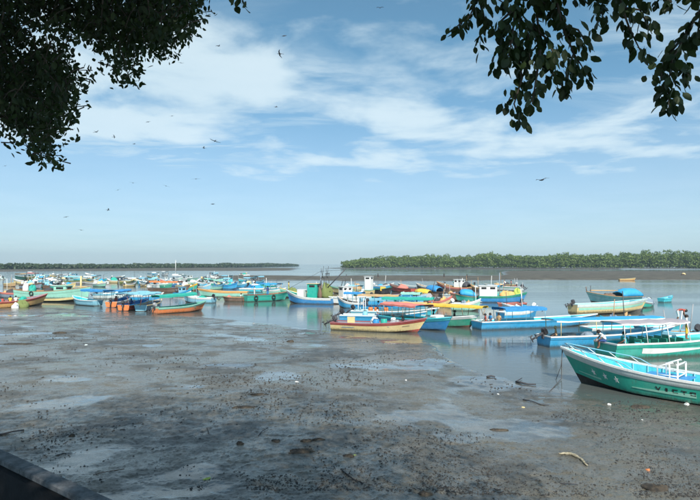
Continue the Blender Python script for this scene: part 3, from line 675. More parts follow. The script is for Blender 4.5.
for sd in (1,):          # stars and letters along the lit side (both sides carry them)
    for side in (1, -1):
        for t in (.835, .765, .70):
            def star(cx=0, cy=0, r=1.0): return [(cx + r * (1 if i % 2 == 0 else .42) * math.sin(math.pi * i / 5 + .2), cy + r * (1 if i % 2 == 0 else .42) * math.cos(math.pi * i / 5 + .2)) for i in range(10)]
            pts = star(); A.marks('star', [[(0, 0), pts[i], pts[(i + 1) % 10]] for i in range(10)], 'white', side, t, .60, .0145, .10)
        gl = {'V': [[(0, 1), (.22, 1), (.5, .3), (.5, 0), (.4, 0)], [(.5, 0), (.5, .3), (.78, 1), (1, 1), (.6, 0)]], 'I': [[(.3, 0), (.7, 0), (.7, 1), (.3, 1)]],
              'C': [[(0, 0), (.25, .12), (.25, .88), (0, 1)], [(0, 1), (.25, .8), (1, .8), (1, 1)], [(0, 0), (1, 0), (1, .2), (.25, .2)]], 'T': [[(.38, 0), (.62, 0), (.62, .8), (.38, .8)], [(0, .8), (1, .8), (1, 1), (0, 1)]],
              'O': [[(0, 0), (.25, 0), (.25, 1), (0, 1)], [(.75, 0), (1, 0), (1, 1), (.75, 1)], [(.25, 0), (.75, 0), (.75, .2), (.25, .2)], [(.25, .8), (.75, .8), (.75, 1), (.25, 1)]]}
        for i, ch in enumerate('VICTO'):
            A.marks('letter', [[(-a if side > 0 else a, b) for a, b in pl] for pl in gl[ch]], 'black', side, (.515 - i * .034) if side > 0 else (.515 - .17 + i * .034), .57, .022, .115)
        A.marks('stripe', [[(i, 0), (i + 1, 0), (i + 1, 1 - (i + 1) * .07), (i, 1 - i * .07)] for i in range(10)], 'mint', side, .80, .44, .0155, .05)
        A.marks('stripe', [[(-i, 0), (-i - 1, 0), (-i - 1, .2 + (i + 1) * .08), (-i, .2 + i * .08)] for i in range(12)], 'mint', side, .62, .66 - .15, .022, .10)
m = MB(); b = A.S(1, .93, 1); wb = A.M @ b; inv = A.M.inverted()
e = inv @ on_ground(549, 392); m.tube([(b.x, 0, b.z), (b.x + .03, .0, b.z * .5), (b.x + .05, 0, .05), tuple(e)], .016, 5); m.tube([(b.x - .05, .03, b.z), (b.x + .02, .10, b.z * .45), (b.x + .2, .25, 0.01)], .014, 5); m.build('mooring_rope', P('dark'), A.root)

B = BO['B'] = Boat('passenger_boat', 'green and white passenger boat with a pale canopy and dark green seats', (728, 353), (594, 360), L=10.2, B=2.3, F=0.88, Fb=1.35, D=0.30,
                   cols=('rust', 'teal', 'teal', 'white', 'cyan'), fine=.5)
for side in (1, -1): B.marks('white_flash', [[(i, .5 - .45 * math.sin(math.pi * min(1, (i + 3) / 9) / 2) * (1 - i / 16)), (i + 1, .5 - .45 * math.sin(math.pi * min(1, (i + 4) / 9) / 2) * (1 - (i + 1) / 16)), (i + 1, .5 + .45 * (1 - (i + 1) / 22)), (i, .5 + .45 * (1 - i / 22))] for i in range(16)], 'white', side, .17, .50, .028, .32)
B.canopy(.04, .52, 2.02, (0.34, 0.31, 0.33), 4, 'white', .07, edge='white', w=.78)
m = MB(); m.box(B.p(.68, 0, .80), (2.6, 1.5, .05), bev=.01); m.build('middle_deck', P('teal'), B.root)
for t in (.20, .26, .32, .38, .44, .50):
    for y in (.55, -.55):
        m = MB(); x = B.p(t, 0, 0).x; m.box((x, y, .52), (.42, .55, .06), bev=.02); m.box((x - .2, y, .80), (.06, .55, .56), bev=.02)
        for sx in (.18, -.18):
            for sy in (.22, -.22): m.box((x + sx, y + sy, .29), (.04, .04, .42))
        m.build('seat', P('green'), B.root)
Cb = BO['C'] = Boat('passenger_boat', 'bright blue boat with tilted black outboard and tan seats behind the starred boat', (662, 343), (542, 348), B=2.0, F=.74, Fb=1.1,
                    cols=('navy', 'azure', 'azure', 'white', 'sky'))
Cb.canopy(.04, .86, 1.76, 'azure', 4, 'cream', .08, edge='white', w=.9); Cb.seats([.14, .24, .34, .44, .54], 'tan'); Cb.motor('black', 62)
Hh = BO['HH'] = Boat('passenger_boat', 'white and cyan boat without canopy behind the bright blue one', (676, 336.5), (585, 338), B=2.1, F=.72, Fb=1.15, cols=('navy', 'cyan', 'white', 'white', 'cyan'))
Hh.seats([.15, .3, .45, .6], 'white')
Dd = BO['D'] = Boat('passenger_boat', 'bright blue boat with flat blue canopy moored mid channel', (586, 326), (475.5, 330.5), B=2.1, F=.72, Fb=1.0, cols=('grey', 'azure', 'azure', 'white', 'cyan'))
Dd.canopy(.17, .50, 1.74, 'blue', 3, 'sky', .20, droop=.0); Dd.seats([.06, .3, .42, .55, .66], 'sky')
Eb = BO['E'] = Boat('passenger_boat', 'green hulled boat with white rail under a long yellow canopy', (469, 328.5), (385, 322), L=8.8, B=2.0, F=.75, Fb=1.15, cols=('rust', 'green', 'white', 'white', 'cyan'))
Eb.canopy(.46, 1.07, 1.88, 'yellow', 4, 'wood', .12, w=1.0); Eb.seats([.3, .5, .7], 'green')
Fb = BO['F'] = Boat('fishing_boat', 'boat with cyan topsides and blue bottom, bow towards the yellow canopy', (444, 332), (372, 322), L=8.4, B=2.1, F=.80, Fb=1.25, cols=('blue', 'blue', 'cyan', 'cyan', 'teal'))
Fb.canopy(.05, .62, 1.95, 'pink', 4, 'wood', .14); Fb.seats([.3, .5, .7], 'teal')
m = MB(); m.box(Fb.p(.80, 0, 1.16), (.75, .9, .22), bev=.04); m.build('hatch', P('white'), Fb.root)
G = BO['G'] = Boat('fishing_boat', 'cream hulled fishing boat with red gunwale and red keel at bow', (417, 333.8), (333, 330), B=1.95, F=.66, Fb=1.22, D=.14, cols=('red', 'cream', 'red', (0.30, 0.10, 0.11), 'steel'), fine=.48)
G.seats([.2, .42, .62], 'steel'); G.motor('dark', 60)
G.cols = G.cols
for side in (1, -1):
    G.marks('registration_mark', [[(i * 1.3, 0), (i * 1.3 + .8, 0), (i * 1.3 + .8, 1), (i * 1.3, 1)] for i in range(6)], 'dark', side, .78, .62, .010, .05)
    G.marks('smudge', [[(0, 0), (6, .2), (7, .9), (1, 1)]], 'steel', side, .12, .58, .022, .09)
H_ = BO['H'] = Boat('fishing_boat', 'blue boat with white gunwale just behind the cream one', (418, 323.5), (337, 322), L=8.2, B=1.9, F=.68, Fb=1.1, cols=('navy', 'azure', 'azure', 'white', 'sky'))
H_.motor('black', 58); H_.seats([.3, .5, .7], 'white'); H_.canopy(.50, 1.0, 1.85, 'peach', 3, 'wood', .15)
H2 = BO['H2'] = Boat('fishing_boat', 'turquoise boat with white helm frame and teal canopy, second behind cream boat', (430, 319), (341, 317), L=9.0, B=1.9, F=.7, Fb=1.1, cols=('navy', 'cyan', 'sky', 'white', 'cyan'))
H2.canopy(.36, .94, 2.05, 'teal', 4, 'sky', .16); H2.motor('black', 50)
for y in (.5, -.5):
    m = MB(); x = H2.p(.08, 0, 0).x; m.tube([(x, y, .1), (x, y, 2.0), (x + .55, y, 2.05), (x + .55, y, .1)], .04, 6); m.build('helm_frame', P('white'), H2.root)
m = MB(); m.box(H2.p(.11, 0, 2.09), (.8, 1.25, .06), bev=.02); m.build('helm_roof', P('white'), H2.root)
H3 = BO['H3'] = Boat('fishing_boat', 'blue boat under tan canopy, third behind the cream boat', (422, 314), (346, 312.5), L=9.0, B=1.9, F=.7, Fb=1.1, cols=('navy', 'sky', 'azure', 'azure', 'blue'))
H3.canopy(.1, .62, 2.0, 'tan', 4, 'sky', .12)

# people and load of the near boats
person(B.W(.015, .1, .86), math.pi * .95, 'lean', 'white', 'navy', 'person in white shirt leaning over the stern of green passenger boat', 1.65)
person(B.W(.15, .1, .60), 2.6, 'sit', 'cyan', 'dark', 'person in cyan shirt sitting under pale canopy of green passenger boat', 1.65)
person(B.W(.585, .0, .83), -.5, 'stand', 'white', 'yellow', 'person in white shirt and yellow shorts standing in green passenger boat', 1.55)
person(Hh.W(.92, .0, 1.04), -.25, 'bend', 'red', 'pale', 'person in red shirt bending over on the bow of a white boat', 1.62)
person(Cb.W(.10, .1, .52), 2.9, 'sit', 'tan', 'dark', 'person in tan top sitting at stern of bright blue boat by the tilted outboard', 1.55, cap='cream')
for i, (t, y, c, lab) in enumerate(((.06, -.25, 'red', 'person in red shirt seated at end of the blue canopied boat'), (.115, .1, 'blue', 'person in blue shirt seated beside the one in red, blue canopied boat'), (.17, -.1, 'tan', 'person in tan shirt seated next to the blue canopy post'))):
    person(Dd.W(t, y, .54), math.pi + .4 * i, 'sit', c, 'dark', lab, 1.55)
person(Eb.W(.5, -.1, .58), 0, 'sit', 'dark', 'brown', 'person in dark shirt seated in the shade of the yellow canopy', 1.6)
person(Eb.W(.74, -.1, .62), 0, 'sit', 'black', 'dark', 'person in black shirt near the front of the yellow canopied boat', 1.6)
crate(Cb.W(.22, .45, .10), 'grey', 'grey plastic box standing in the bright blue boat', (.7, .5, .65), .3)
heap(Cb.W(.30, -.35, .5), (.5, .4, .3), 'steel', 'grey bundle of tarpaulin lying on the seats of bright blue boat', 61, 'tarpaulin_bundle', 'bundle')
barrel(B.W(.19, -.55, .09), 'cyan', 'cyan plastic drum beside the first seats of green passenger boat', .28, .8)
crate(G.W(.20, -.1, .46), 'cream', 'cream coloured ice box at the stern of cream hulled boat', (.62, .55, .62), .0, 'ice_box')
barrel(G.W(.46, .2, .09), 'blue', 'blue plastic drum in the middle of cream hulled boat', .27, .85)
barrel(G.W(.56, -.2, .09), 'teal', 'green plastic drum standing next to the blue one in cream boat', .27, .95)
heap(G.W(.66, .1, .30), (.55, .5, .45), 'grey', 'grey heap of netting forward in the cream hulled boat', 62)
heap(G.W(.44, .5, .5), (.42, .35, .4), 'white', 'white sack slumped behind the blue drum in cream boat', 63, 'sack', 'sack')
person(G.W(.75, .1, .55), 2.5, 'sit', 'black', 'dark', 'person in black clothes sitting forward in the cream hulled boat', 1.55)
person(G.W(.64, .35, .55), 1.5, 'sit', 'pale', 'dark', 'person in pale shirt sitting by the net heap of cream boat', 1.5)
for i, t in enumerate((.22, .29, .40)): barrel(H2.W(t, -.3, .5), 'orange', 'orange drum in turquoise boat, %s from the white helm frame' % ('first', 'second', 'third')[i], .24, .55)
barrel(H_.W(.28, .2, .09), 'sky', 'pale blue drum standing in blue boat behind the cream one', .25, .9)
person(H_.W(.42, .2, .55), 0, 'sit', 'white', 'navy', 'person in white shirt seated in blue boat behind cream one', 1.6)
for i, (t, c) in enumerate(((.16, 'navy'), (.34, 'blue'))): person(H3.W(t, 0, .5), 0, 'sit', c, 'dark', 'person in %s shirt under the tan canopy' % ('navy' if i == 0 else 'mid blue'), 1.6)

# ------------------------------------------------------------------ right and middle distance boats
b = BO['CC'] = Boat('fishing_boat', 'cream boat with mint green bands and tilted outboard, right mid channel', (640, 312.5), (572, 315.5), B=1.8, F=.95, Fb=1.3, D=.35, cols=('grey', 'cream', 'pale', 'pale', 'cyan'), lod=2, z=.22)
for side in (1, -1): b.marks('mint_band', [[(i, 0), (i + 1, 0), (i + 1, 1), (i, 1)] for i in range(18)], 'mint', side, .02, .60, .052, .16)
b.motor('dark', 65); b.seats([.2, .4, .6], 'mint')
b = BO['DD'] = Boat('fishing_boat', 'dark teal wooden boat under a domed blue tarpaulin', (592, 304), (650, 302.5), L=9.2, B=2.2, F=.95, Fb=1.75, cols=('black', (0.03, 0.13, 0.16), (0.04, 0.16, 0.18), 'wood', 'tan'), lod=2)
b.tarp(.02, .42, 'azure', 1.1); b.tube('stem_post', [b.p(.985, 0, 1.6), b.p(1.0, 0, 2.35)], .06, 'brown'); b.tube('bow_post', [b.p(.93, .15, 1.4), b.p(.93, .15, 2.5)], .04, 'dark')
b.tube('boom', [b.p(.42, .1, 1.75), b.p(.93, 0, 1.85)], .06, 'peach')
barrel(b.W(.80, -.95, .30), 'cyan', 'cyan drum lashed to the bow side of dark teal boat', .28, .9)
heap(b.W(.60, 0, .6), (1.1, .7, .55), 'brown', 'brown net heap in the waist of dark teal boat', 71)
b = Boat('skiff', 'small cyan skiff lying beyond the bow of mint banded boat', (671, 302), (655, 303), L=2.9, B=1.2, F=.6, Fb=.95, cols=('navy', 'cyan', 'cyan', 'cyan', 'sky'), lod=2)
b = Boat('skiff', 'grey green skiff full of gear between mint banded boat and cyan skiff', (643, 308), (657, 305), L=3.6, B=1.3, F=.6, Fb=.9, cols=('black', 'teal', 'grey', 'pale', 'dark'), lod=2); b.motor('dark', 20)
heap(b.W(.45, 0, .2), (.8, .4, .75), 'steel', 'dark bundle of gear heaped in the grey green skiff', 72); heap(b.W(.2, 0, .5), (.35, .4, .5), 'pale', 'pale sack on the gear of grey green skiff', 73, 'sack', 'sack')
Boat('rowing_boat', 'cream rowing boat alone at the edge of far mud bar', (634, 280.6), (623, 280.6), L=5.6, B=1.4, F=.55, Fb=.9, cols=('brown', 'peach', 'cream', 'cream', 'tan'), lod=3)
b = Boat('skiff', 'dark skiff with pale tarpaulin at the far right mud bar', (682, 276), (690, 275.5), L=5.0, B=1.5, F=.5, Fb=.9, cols=('black', 'dark', 'brown', 'brown', 'dark'), lod=3); b.tarp(.05, .5, 'cream', .9)
b.tube('pole', [b.p(.85, 0, .5), b.p(.9, 0, 2.2)], .07, 'dark')

J = BO['J'] = Boat('trawler', 'blue hulled trawler with green wheelhouse, masts and slanting boom', (291, 303.5), (327, 304.5), L=7.2, B=2.3, F=.85, Fb=1.9, D=.35, cols=('black', 'blue', 'white', 'white', 'green'), fine=.5)
J.cabin(.30, .50, 1.5, 2.75, 'teal', 'cream', windows=1)
m = MB(); m.box(J.p(.66, 0, 1.42), (1.0, 1.1, 1.05), bev=.04); m.build('hatch_box', P('white'), J.root)
for t, h, r_ in ((.12, 4.2, .05), (.22, 3.6, .05)):
    for y in (.55, -.55): J.tube('gallows_post', [J.p(t, y, .3), J.p(t, y * .9, h)], .05, 'dark')
    J.tube('gallows_bar', [J.p(t, -.7, h), J.p(t, .7, h)], .05, 'dark')
J.tube('mast', [J.p(.26, 0, .4), J.p(.26, 0, 4.6)], .06, 'steel'); J.tube('boom', [J.p(.20, .2, 1.6), J.p(-.24, .0, 4.75)], .075, 'dark'); J.tube('stay', [J.p(.26, 0, 4.5), J.p(-.22, 0, 4.7)], .02, 'dark'); J.tube('stay', [J.p(.26, 0, 4.5), J.p(.98, 0, 1.9)], .02, 'dark')
for i in range(4): J.tube('antenna', [J.p(.10 + i * .05, .3 * (-1) ** i, 3.6), J.p(.10 + i * .05 + .03 * (-1) ** i, .35 * (-1) ** i, 4.9 + .3 * (i % 2))], .03, 'dark')
heap(J.W(.14, 0, .8), (.8, .8, 1.5), 'olive', 'tall heap of olive nets under the trawler gallows', 74); heap(J.W(.26, .2, .8), (.45, .7, 1.2), 'brown', 'brown net bundle behind the green wheelhouse of trawler', 75)
K = BO['K'] = Boat('fishing_boat', 'sea green boat hung with black tyres beside the trawler', (284, 300.5), (246, 302), L=7.0, B=2.0, F=1.0, Fb=1.35, cols=('teal', 'teal', 'teal', 'brown', 'wood'))
for t, lab in ((.18, 'black tyre near the stern of the sea green boat'), (.58, 'black tyre amidships on the sea green boat')):
    sd = -1 if (K.M.to_3x3() @ Vector((0, -1, 0))).y < 0 else 1
    p = K.M @ (K.S(t, .80, sd) + Vector((0, sd * .10, -.12))); tyre(p, lab, math.atan2(K.d.y, K.d.x), .34)
person(K.W(.22, .3, .62), .6, 'stand', 'white', 'pale', 'person in white standing in the stern of sea green boat', 1.6); person(K.W(.52, .2, .50), 2.5, 'stand', 'navy', 'blue', 'person in dark blue standing amidships in sea green boat', 1.75)
b = Boat('fishing_boat', 'green boat with a yellow gunwale behind trawler bow', (283, 298), (305, 297), L=6.4, B=1.8, F=.8, Fb=1.7, cols=('black', 'green', 'mint', 'yellow', 'mint'), lod=2); heap(b.W(.6, 0, .5), (.9, .6, .8), 'olive', 'olive net heap in green boat behind the trawler bow', 76)
person(b.W(.72, 0, .95), 0, 'stand', 'yellow', 'lime', 'person in yellow standing in boat behind trawler bow', 1.7)
b = Boat('fishing_boat', 'light green boat with peach topsides left of the tyre hung boat', (202.5, 297), (240, 297), L=8.6, B=2.0, F=.9, Fb=1.45, cols=('green', 'mint', 'peach', 'peach', 'brown'), lod=2)
b = Boat('dinghy', 'small brown dinghy floating in front of light green boat', (225, 301.5), (240, 301.8), L=3.3, B=1.2, F=.65, Fb=.75, cols=('brown', 'brown', 'brown', 'wood', 'brown'), lod=2, deck=False); person(b.W(.12, 0, .40), 0, 'sit', 'white', 'dark', 'person in white sitting in the brown dinghy', 1.6)
heap(b.W(.7, 0, .2), (.35, .35, .5), 'pink', 'pinkish sack in the brown dinghy', 77, 'sack', 'sack')
b = Boat('fishing_boat', 'long cyan and white boat behind the tyre hung green boat', (275, 292.5), (232, 292), L=8.0, B=1.9, F=.75, Fb=1.1, cols=('mint', 'cyan', 'white', 'white', 'azure'), lod=2); heap(b.W(.45, 0, .4), (1.3, .6, .65), 'azure', 'blue tarpaulin heap in long cyan and white boat', 78, 'tarpaulin_bundle', 'bundle')
# orange hulls at the left tide line
O_ = Boat('fishing_boat', 'orange hulled boat with green canopy at the left tide line', (201, 311), (167, 313.5), L=6.6, B=1.8, F=.70, Fb=1.15, D=.12, cols=('rust', 'orange', 'mint', 'mint', 'green')); O_.canopy(.0, .72, 2.0, 'teal', 3, 'steel', .22, droop=.12); O_.motor('grey', 40); O_.seats([.3, .5, .7], 'green')
Pb = Boat('fishing_boat', 'grey blue boat showing its pale blue transom at the tide line', (159, 307.5), (138, 312), L=6.6, B=1.75, F=.72, Fb=1.1, D=.1, cols=('steel', 'steel', 'steel', 'cream', 'grey'), off=False); Pb.canopy(-.3, .62, 2.0, 'sky', 4, 'rust', .10, w=1.1)
m = MB(); ring = [Pb.S(0, v, 1) + Vector((-.012, 0, 0)) for v in (1, .8, .5, .36)] + [Pb.S(0, v, -1) + Vector((-.012, 0, 0)) for v in (.36, .5, .8, 1)]; m.add(ring, [tuple(range(8))]); m.build('transom_panel', P('sky'), Pb.root)
for nm, (bw, st), lab, can in (('Q', ((146, 307), (120, 311.7)), 'reddish boat with orange transom beside the pale blue transom', 'sky'), ('R', ((127, 304), (106, 308.6)), 'red and white boat with orange transom nearer the blue canopy', 'blue')):
    q = Boat('fishing_boat', lab, bw, st, L=7.0, B=1.75, F=.72, Fb=1.15, D=.1, cols=('rust', 'red' if nm == 'Q' else 'pink', 'orange' if nm == 'Q' else 'white', 'blue' if nm == 'Q' else 'white', 'blue'), off=False)
    m = MB(); ring = [q.S(0, v, 1) + Vector((-.012, 0, 0)) for v in (1, .8, .5, .36)] + [q.S(0, v, -1) + Vector((-.012, 0, 0)) for v in (.36, .5, .8, 1)]; m.add(ring, [tuple(range(8))]); m.build('transom_panel', P('orange'), q.root)
    q.seats([.2, .4], 'blue'); q.motor('dark', 5); q.canopy(-.02, .8, 2.0, can, 3, 'dark', .12)
    person(q.W(.35, .2, .5), 2.0, 'sit', 'navy' if nm == 'Q' else 'red', 'dark', 'person in %s sitting in the boat with orange transom' % ('navy' if nm == 'Q' else 'red'), 1.6)
    BO[nm] = q
Sb = Boat('fishing_boat', 'pale blue and white boat under flat blue canopy', (75, 304.5), (101, 306.5), L=6.2, B=1.8, F=.75, Fb=1.2, D=.12, cols=('pale', 'sky', 'sky', 'white', 'cyan')); Sb.canopy(-.42, .42, 2.1, 'blue', 4, 'steel', .2)
T = BO['T'] = Boat('fishing_boat', 'large turquoise wooden boat with cream bottom and wood gunwale', (87, 302.5), (19, 301.5), B=2.9, F=1.0, Fb=1.75, D=.75, cols=('dark', 'mint', 'mint', 'wood', 'wood'), rake=.06, stern_up=.25, z=.55)
for side in (1, -1): T.marks('bottom_band', [[(i, 0), (i + 1, 0), (i + 1, 1), (i, 1)] for i in range(22)], 'cream', side, .05, .36, .038, .13)
T.cabin(.53, .70, 1.5, 1.75, 'mint', 'mint', windows=1)
T.tube('mast', [T.p(.86, 0, .6), T.p(.86, 0, 3.2)], .14, 'cream'); T.tube('cross_spar', [T.p(.78, -.3, 1.65), T.p(.93, .3, 1.65)], .06, 'cream')
sd = -1 if (T.M.to_3x3() @ Vector((0, -1, 0))).y < 0 else 1
tyre(T.M @ (T.S(.27, .85, sd) + Vector((0, sd * .11, 0))), 'black tyre on the side of large turquoise wooden boat', math.atan2(T.d.y, T.d.x), .36)
heap(T.W(.42, 0, .7), (.8, .8, .6), 'dark', 'dark net heap behind cabin of the large turquoise boat', 81); heap(T.W(.18, 0, .7), (.5, .6, .85), 'teal', 'green tarpaulin heap at stern of the large turquoise boat', 82, 'tarpaulin_bundle', 'bundle'); heap(T.W(.08, .2, .7), (.5, .5, 1.0), 'white', 'white sacks heaped at the stern of the large turquoise boat', 83, 'sack', 'sack')
U = BO['U'] = Boat('fishing_boat', 'long brown red boat on the mud in front of the turquoise one', (41, 305.5), (-14, 309.5), L=8.8, B=1.8, F=.85, Fb=1.55, D=.1, cols=('brown', 'peach', 'red', 'pink', 'steel'))
for t, c, pose, lab in ((.30, 'red', 'lean', 'person in red leaning forward in long brown red boat at left edge'), (.42, 'yellow', 'sit', 'person in yellow seated in the long brown red boat'), (.50, 'white', 'sit', 'person in white seated behind the bow of long brown red boat')): person(U.W(t, .1, .62), 2.0, pose, c, 'navy', lab, 1.62)
crate(U.W(.20, -.2, .5), 'cyan', 'pale blue box at the left picture edge in brown red boat', (.8, .6, .6), 0)
heap(U.W(.60, 0, .5), (.5, .5, .6), 'teal', 'green net heap near the bow of long brown red boat', 84)
p = on_ground(22, 307.5); heap(p - Vector((0, 0, .12)), (.75, .5, .75), 'olive', 'yellow green net heap on the mud beside brown red boat', 85, rz=.3); p = on_ground(15.5, 308); heap(p - Vector((0, 0, .1)), (.38, .35, .55), 'white', 'white sack on the mud beside the yellow green net', 86, 'sack', 'sack')
b = Boat('fishing_boat', 'cream boat at the left edge in front of brown red boat', (-2, 309), (-40, 311), L=6.8, B=1.7, F=.5, Fb=.85, D=.1, cols=('wood', 'cream', 'yellow', 'peach', 'tan'), lod=2)

# centre pack behind the cream boat
def mid(label, bow, stern, cols, F=.8, Fb=1.4, name='fishing_boat', **k): return Boat(name, label, bow, stern, cols=cols, F=F, Fb=Fb, lod=2, **k)
b = mid('cream boat with white pilothouse, centre far side', (334, 293.5), (373, 294.5), ('brown', 'cream', 'cream', 'teal', 'wood'), B=2.2); b.cabin(.02, .16, 1.2, 3.2, 'white', 'white', windows=1); heap(b.W(.35, 0, .6), (.8, .7, .9), 'tan', 'tan nets heaped before the white pilothouse', 91); b.tube('mast', [b.p(.66, 0, .5), b.p(.60, 0, 3.6)], .06, 'dark'); b.tube('boom', [b.p(.74, 0, .9), b.p(.66, 0, 3.1)], .06, 'dark'); heap(b.W(.58, 0, .7), (.7, .6, .8), 'white', 'white tarpaulin over the gear of pilothouse boat', 92, 'tarpaulin_bundle', 'bundle')
b = mid('white and rusty boat with small white wheelhouse behind trawler stern', (332, 304.5), (368, 303), ('rust', 'white', 'pale', 'white', 'tan'), B=2.0, F=.9, Fb=1.1); b.cabin(.45, .68, 1.3, 2.35, 'white', 'white', windows=2)
b = mid('dark red boat with nets, centre far side', (392, 291.5), (414, 293), ('black', 'red', 'red', 'rust', 'brown'), B=1.9, Fb=1.6); heap(b.W(.45, 0, .5), (1.0, .6, .7), 'pink', 'pinkish nets heaped in the dark red boat', 93)
b = mid('dark boat with green gunwale and yellow box next to dark red boat', (390, 294.5), (372, 293), ('black', 'dark', 'dark', 'green', 'brown'), B=1.7); crate(b.W(.62, -.3, .6), 'yellow', 'yellow box on the dark boat with green gunwale', (1.0, .8, .7), 0)
b = mid('low boat under bright yellow tarpaulin', (414, 297), (428, 297.5), ('black', 'brown', 'brown', 'brown', 'brown'), B=1.9, F=.6, Fb=.9, L=4.6); b.tarp(.25, .80, 'yellow', .75, .35); b.tube('pole', [b.p(.2, 0, .4), b.p(.05, 0, 2.9)], .05, 'dark')
b = mid('grey brown boat with high bow below the yellow tarpaulin', (415, 303), (440, 303.5), ('brown', 'brown', 'grey', 'grey', 'brown'), B=1.9, Fb=1.6); heap(b.W(.5, 0, .5), (1.1, .6, .6), 'grey', 'pale grey nets in the grey brown boat', 94)
b = mid('boat under a bright blue tarpaulin left of brown wooden bow', (427, 295), (443, 296), ('black', 'dark', 'brown', 'brown', 'brown'), B=1.9, F=.7, Fb=1.0, L=5.0); b.tarp(.25, .85, 'blue', 1.0, .3)
person(b.W(.02, 0, .6), 0, 'stand', 'white', 'grey', 'person in white standing beside the bright blue tarpaulin', 1.75)
b = mid('brown wooden boat with pale rail and upswept orange bow', (440, 293), (470, 294), ('brown', 'brown', 'pink', 'peach', 'brown'), B=2.2, F=1.2, Fb=2.2); b.cabin(.2, .42, 1.5, 2.6, 'white', 'white', windows=2, z=.5); b.tarp(.02, .17, 'dark', 1.0)
b = mid('dark brown boat with crossed planks before wooden bow', (452, 301), (466, 300), ('black', 'brown', 'brown', 'pink', 'brown'), B=1.7, F=.8, Fb=1.3, L=4.5); heap(b.W(.5, 0, .4), (.9, .5, .7), 'dark', 'black nets in the dark brown boat', 95)
b = mid('boat with sloping blue tarpaulin left of the white cabin', (458, 302), (484, 302), ('black', 'teal', 'green', 'wood', 'brown'), B=2.0, F=.8, Fb=1.2); b.tarp(.3, .85, 'azure', .95, .6)
b = mid('green and blue boat with white windowed cabin', (522, 303), (478, 302.5), ('blue', 'blue', 'green', 'green', 'wood'), B=2.3, F=.9, Fb=1.5); b.cabin(.02, .38, 1.7, 2.35, 'white', 'white', windows=2); heap(b.W(.60, 0, .7), (1.2, .7, .7), 'peach', 'orange and tan nets forward of the white windowed cabin', 96); heap(b.W(.80, 0, .9), (.6, .6, .8), 'lime', 'lime green net heap near the bow of white cabin boat', 97); b.tube('mast', [b.p(.44, 0, .5), b.p(.44, 0, 4.2)], .06, 'steel')
b = mid('pale striped boat with outboards, farthest right of the centre pack', (488, 290), (532, 291.5), ('olive', 'pale', 'mint', 'white', 'tan'), B=2.0, F=.85, Fb=1.3, L=8.6); b.motor('dark', 40, .3); b.motor('dark', 55, -.3)
heap(b.W(.62, 0, .6), (1.2, .6, .6), 'tan', 'tan nets heaped in the pale striped boat', 98); person(b.W(.45, 0, .5), 0, 'stand', 'white', 'navy', 'person in white in the middle of pale striped boat', 1.7); person(b.W(.28, 0, .5), 0, 'stand', 'pink', 'dark', 'person in pink standing aft in the pale striped boat', 1.65)
for i in range(2): b.tube('pole', [b.p(.12 + .06 * i, .2, .5), b.p(.12 + .06 * i, .2, 2.6)], .05, 'grey')
b = mid('dark hull with black outboard behind the blue canopied boat', (500, 309), (522, 306.5), ('black', 'rust', 'pink', 'pink', 'brown'), B=1.7, F=.5, Fb=.8); b.motor('black', 55)
mid('white skiff seen through the posts of blue canopied boat', (534, 320.5), (500, 322), ('navy', 'azure', 'white', 'white', 'sky'), B=1.7, F=.9, Fb=1.4)
mid('long low blue boat in the gap above tan canopy', (420, 305.5), (360, 306), ('navy', 'azure', 'sky', 'sky', 'blue'), B=1.9, F=.9, Fb=1.3)
mid('blue boat in front of the dark red one', (412, 299.5), (378, 300), ('navy', 'azure', 'azure', 'blue', 'blue'), B=1.8, F=.7, Fb=1.1)

# the rest of the crowd between them: hulls mostly hidden by their neighbours
PACK = [(348, 362, 297.5, 'sky', 'white', 'can:sky', 'under a pale blue canopy behind the white wheelhouse'), (374, 392, 289, 'azure', 'white', 'heap', 'right of the white pilothouse'), (400, 418, 289, 'steel', 'pale', 'pole', 'beyond the dark red boat'), (355, 372, 300.5, 'teal', 'mint', 'heap', 'between the rusty boat and the tan canopy'), (444, 462, 299, 'white', 'pale', 'heap', 'beside the person in white near the blue tarpaulin'), (430, 450, 307, 'cream', 'pink', 'heap', 'above the pink canopy'), (486, 506, 297.5, 'cyan', 'mint', 'can:azure', 'behind the mast of the white cabin boat'), (470, 488, 291, 'brown', 'tan', 'heap', 'behind the white windowed cabin'), (498, 516, 287.5, 'red', 'cream', 'heap', 'beyond the pale striped boat'), (455, 474, 288, 'dark', 'teal', 'pole', 'beyond the brown wooden boat'), (418, 436, 290, 'brown', 'pale', 'pole', 'beyond the yellow tarpaulin'),
        (396, 424, 309, 'teal', 'sky', 'can:mint', 'between the teal and pink canopies'), (452, 478, 311, 'mint', 'white', 'heap', 'under the far side of the yellow canopy'), (505, 535, 314.5, 'sky', 'white', 'heap', 'beyond the flat blue canopy'), (340, 366, 308.5, 'azure', 'white', 'can:blue', 'beyond the white helm frame'), (310, 330, 297, 'green', 'yellow', 'pole', 'beyond the green wheelhouse'), (604, 640, 331, 'azure', 'cyan', 'heap', 'behind the white boat without canopy'), (640, 700, 342, 'cyan', 'sky', 'pole', 'between the green passenger boat and the white one'), (186, 214, 303, 'sky', 'white', 'heap', 'behind the green canopy of the orange boat'), (96, 124, 299, 'pale', 'sky', 'heap', 'beyond the flat blue canopy on the left'), (128, 160, 301, 'azure', 'white', 'heap', 'beyond the boat with the pale blue transom'), (265, 284, 294.5, 'mint', 'white', 'can:azure', 'behind the tyre hung green boat'), (0, 22, 298, 'steel', 'pink', 'heap', 'beyond the brown red boat at the left edge')]
rk = random.Random(17)
